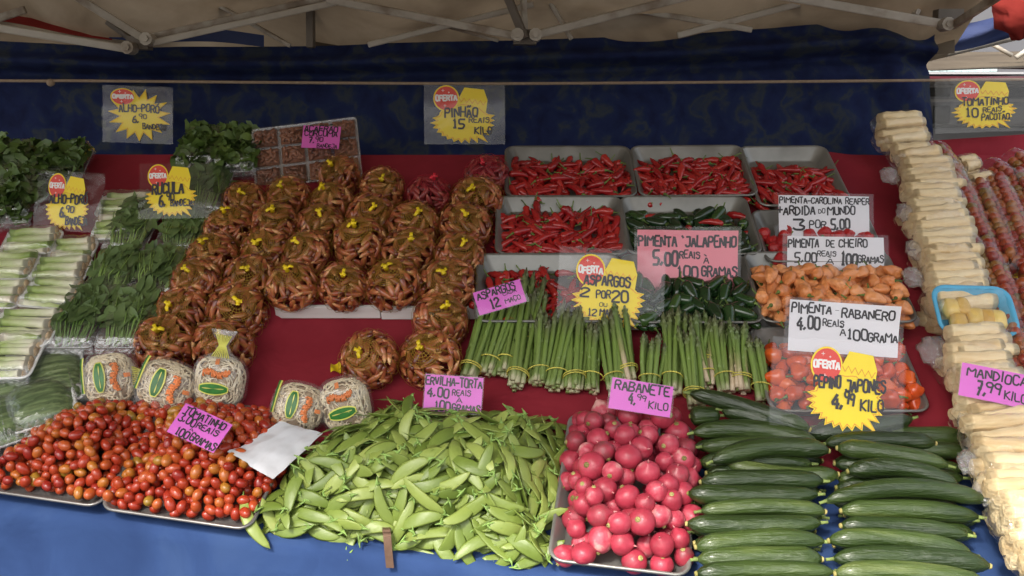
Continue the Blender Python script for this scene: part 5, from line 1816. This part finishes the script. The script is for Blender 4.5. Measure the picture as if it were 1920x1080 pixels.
def cassava_pack(A, B, n, rows, lab, seed, rz=0.0):
    ua, sa = at(*A, n); ub, sb = at(*B, n)
    w = hypot(ub - ua, sb - sa); yaw = atan2(sb - sa, ub - ua) + rz
    rg = random.Random(seed)
    e = empty('cassava_pack', F @ T((ua + ub) / 2, (sa + sb) / 2, n) @ Rz(yaw + rg.gauss(0, .05)) @ Rx(rg.gauss(0, .12)), lab, 'cassava pack', 'film wrapped cassava packs')
    for lay in range(2):
        for j in range(rows):
            y = (j - (rows - 1) / 2) * .0275 + rg.uniform(-.002, .002)
            L_ = w * rg.uniform(.84, 1.06)
            ob('cassava_stick', rg.choice(STICK), e, T(rg.uniform(-.006, .006), y, .012 - .022 * lay) @ Rz(rg.gauss(0, .045)) @ Rx(rg.uniform(0, 6)) @ Sc(L_, 1, 1))
    ob('film', crinkle(w * 1.10, rows * .0275 + .014, .066, seed), e)


CP = [((1643, 234), (1727, 232), 2), ((1646, 266), (1735, 260), 2), ((1674, 294), (1754, 288), 2), ((1692, 320), (1784, 316), 2), ((1698, 346), (1796, 342), 2), ((1704, 376), (1798, 372), 2), ((1712, 406), (1804, 402), 2), ((1708, 432), (1816, 428), 2),
      ((1722, 466), (1832, 460), 2), ((1734, 496), (1826, 494), 2), ((1736, 530), (1842, 524), 2), ((1742, 570), (1856, 562), 2), ((1782, 652), (1888, 646), 2), ((1776, 686), (1888, 680), 2), ((1790, 722), (1912, 714), 2),
      ((1806, 778), (1955, 768), 2), ((1818, 826), (1970, 820), 2), ((1832, 872), (1990, 868), 2), ((1850, 924), (2010, 918), 2), ((1872, 982), (2030, 974), 2), ((1900, 1040), (2050, 1034), 2)]
for i, (a, b, r) in enumerate(CP):
    w1 = ''
    cassava_pack(a, b, .055 if i < 15 else .062, r if i < 4 else 3, f'film wrapped pack of peeled cassava, {ordinal(i) if i < 20 else "twenty first"} from the back of the pile{w1}', 1400 + i)
# packs lying beneath and beside
for i, (a, b) in enumerate([((1690, 330), (1760, 330)), ((1692, 420), (1790, 420)), ((1716, 505), (1800, 500)), ((1728, 590), (1830, 588)), ((1768, 705), (1880, 700)), ((1800, 800), (1930, 800)), ((1836, 900), (1960, 900)), ((1870, 985), (2000, 985))]):
    cassava_pack(a, b, .008, 3, f'cassava pack under the top ones, {ordinal(i)} from the back of the lower layer', 1500 + i)
cassava_pack((1796, 318), (1832, 312), .03, 2, 'short cassava pack lying among the tomato tubes', 1551)
cassava_pack((1822, 352), (1860, 342), .03, 2, 'second short cassava pack beside the tomato tubes', 1552)

# ---- blue foam tray with yellow fruit pieces
ua, sa = at(1762, 640, .04); ub, sb = at(1902, 636, .04)
w_ = hypot(ub - ua, sb - sa)
e = empty('fruit_tray', F @ T((ua + ub) / 2, (sa + sb) / 2, .045) @ Rz(-.05) @ T(0, .055, 0) @ Rx(.25), 'sky blue foam tray with yellow fruit pieces between the cassava packs', 'fruit tray')
ob('foam_tray', tray_mb(w_, .115, .034, fl=.012, lip=.004, r=.028, t=.004).mesh('foam_tray', M['blue_foam']), e)
for i, (x, y) in enumerate(((-.042, .01), (-.022, .012), (.0, -.012), (.022, -.014), (.042, -.016), (-.035, -.026))):
    def fn(t, p, i=i):
        return Vector((.017 * math.copysign(abs(sin(t) * cos(p)) ** .6, sin(t) * cos(p)), .022 * math.copysign(abs(sin(t) * sin(p)) ** .6, sin(t) * sin(p)), .016 * cos(t))) * (1 + .10 * fbm(2 * t, p, i, 2))
    ob('fruit_piece', MB().ball(fn, 14, 10).mesh('fruit_piece', M['pineapple']), e, T(x, y, .024))
ob('film', film_mesh(w_, .115, .040, 3.3), e)

# ---- clear tubes of small tomatoes on the right wing
TM2 = TOM[:3]
TOMD = [MB().ball(lambda t, p, r=r: Vector((r * sin(t) * cos(p), r * sin(t) * sin(p), r * 1.2 * cos(t))), 10, 7).mesh('tomato', M['tube_tomato']) for r in (.0115, .0125)]
def tomato_tube(A, B, n0, n1, lab, seed):
    rg = random.Random(seed)
    a = Vector((*at(*A, n0), n0)); b = Vector((*at(*B, n1), n1))
    d = b - a; L_ = d.length
    x = d.normalized(); z = (Vector((0, 0, 1)) - x * x.z).normalized(); y = z.cross(x)
    e = empty('tomato_tube', F @ Matrix(((x.x, y.x, z.x, a.x), (x.y, y.y, z.y, a.y), (x.z, y.z, z.z, a.z), (0, 0, 0, 1))), lab, 'tomato bag', 'clear tubes of small tomatoes')
    k = 0
    xx = .012
    while xx < L_ - .01:
        for an in (.5, 1.6, 2.7, 4.2, 5.4):
            q = .019
            ob('tomato', rg.choice(TOMD), e, T(xx + rg.uniform(-.006, .006), q * cos(an) * rg.uniform(.8, 1.1), q * sin(an)) @ rand_rot(rg, 2))
        xx += .0205
    def fn(t, p):
        s_ = -cos(t)
        fl = 1 - .6 * smooth01((abs(s_) - .9) / .1)
        g = 1 + .07 * fbm(s_ * 6 + seed, cos(p), sin(p), 3)
        return Vector((L_ / 2 + s_ * (L_ / 2 + .02), .036 * cos(p) * g * max(.25, sin(t) ** .3), .034 * sin(p) * g * fl * max(.25, sin(t) ** .3)))
    ob('film', MB().ball(fn, 18, 26).mesh('film', M['tube_film']), e)


TT = [((1772, 300), (1852, 480), .03, .03), ((1832, 350), (1895, 500), .03, .03), ((1868, 340), (1940, 520), .035, .035), ((1905, 330), (1975, 490), .035, .035), ((1858, 318), (1905, 350), .03, .03), ((1900, 300), (1960, 340), .03, .03),
      ((1846, 470), (1900, 600), .03, .03), ((1872, 560), (1935, 740), .03, .03), ((1910, 540), (1985, 740), .035, .035), ((1906, 640), (1960, 760), .03, .03), ((1758, 285), (1790, 360), .035, .02)]
for i, (a, b, n0, n1) in enumerate(TT):
    tomato_tube(a, b, n0 + .01, n1 + .01, f'clear tube of small red tomatoes, {ordinal(i)} counted from the cassava at the back', 1600 + i)

# right wing: red cloth rises to a low back wall behind the tomato tubes
def wing(a, b):
    px = 1690 + 420 * a
    p = atY(px, 268 - 30 * a + 70 * b, 2.86 - .12 * b)
    return p + Vector((0, .012 * sin(9 * a) + .01 * fbm(a * 4, b * 2, 6), 0))
tag(ob('wing_cloth', MB().grid(30, 8, wing).mesh('wing_cloth', M['red_cloth'])), 'dark red cloth hung behind the tomato tubes on the right wing', 'cloth')
# loose crumpled bag ends between trays and cassava
for i, (x, y, sz, n) in enumerate(((1752, 660, .055, .03), (1690, 300, .04, .05), (1668, 330, .04, .05), (1716, 470, .04, .05), (1712, 520, .04, .05), (1700, 400, .045, .05), (1812, 790, .03, .05), (1815, 868, .035, .05), (1845, 925, .035, .05))):
    u, s = at(x, y, n)
    def fn(t, p, i=i, sz=sz):
        g = 1 + .35 * fbm(2.2 * sin(t) * cos(p) + i, 2.2 * sin(t) * sin(p), 2.2 * cos(t), 3)
        return Vector((sz * .5 * sin(t) * cos(p), sz * .72 * sin(t) * sin(p), sz * .36 * cos(t))) * g
    tag(ob('crumpled_bag', MB().ball(fn, 22, 16).mesh('crumpled_bag', M['crinkle_film']), X=F @ T(u, s, n)), f'crumpled clear plastic bag end beside the cassava, {ordinal(i)} noted from the back' if 0 else
        ['largest crumpled clear bag between the habanero tray and the cassava', 'crumpled clear bag under the third cassava pack', 'crumpled clear bag on the red cloth by the rearmost cassava', 'crumpled clear bag beside the ninth cassava pack',
         'crumpled clear bag by the orange pepper tray', 'crumpled clear bag by the tall chili tray', 'small crumpled bag end just above the cassava in front', 'crumpled bag end beside the lower red fold', 'crumpled bag end over the blue fold'][i], 'plastic bag', 'crumpled bag ends')
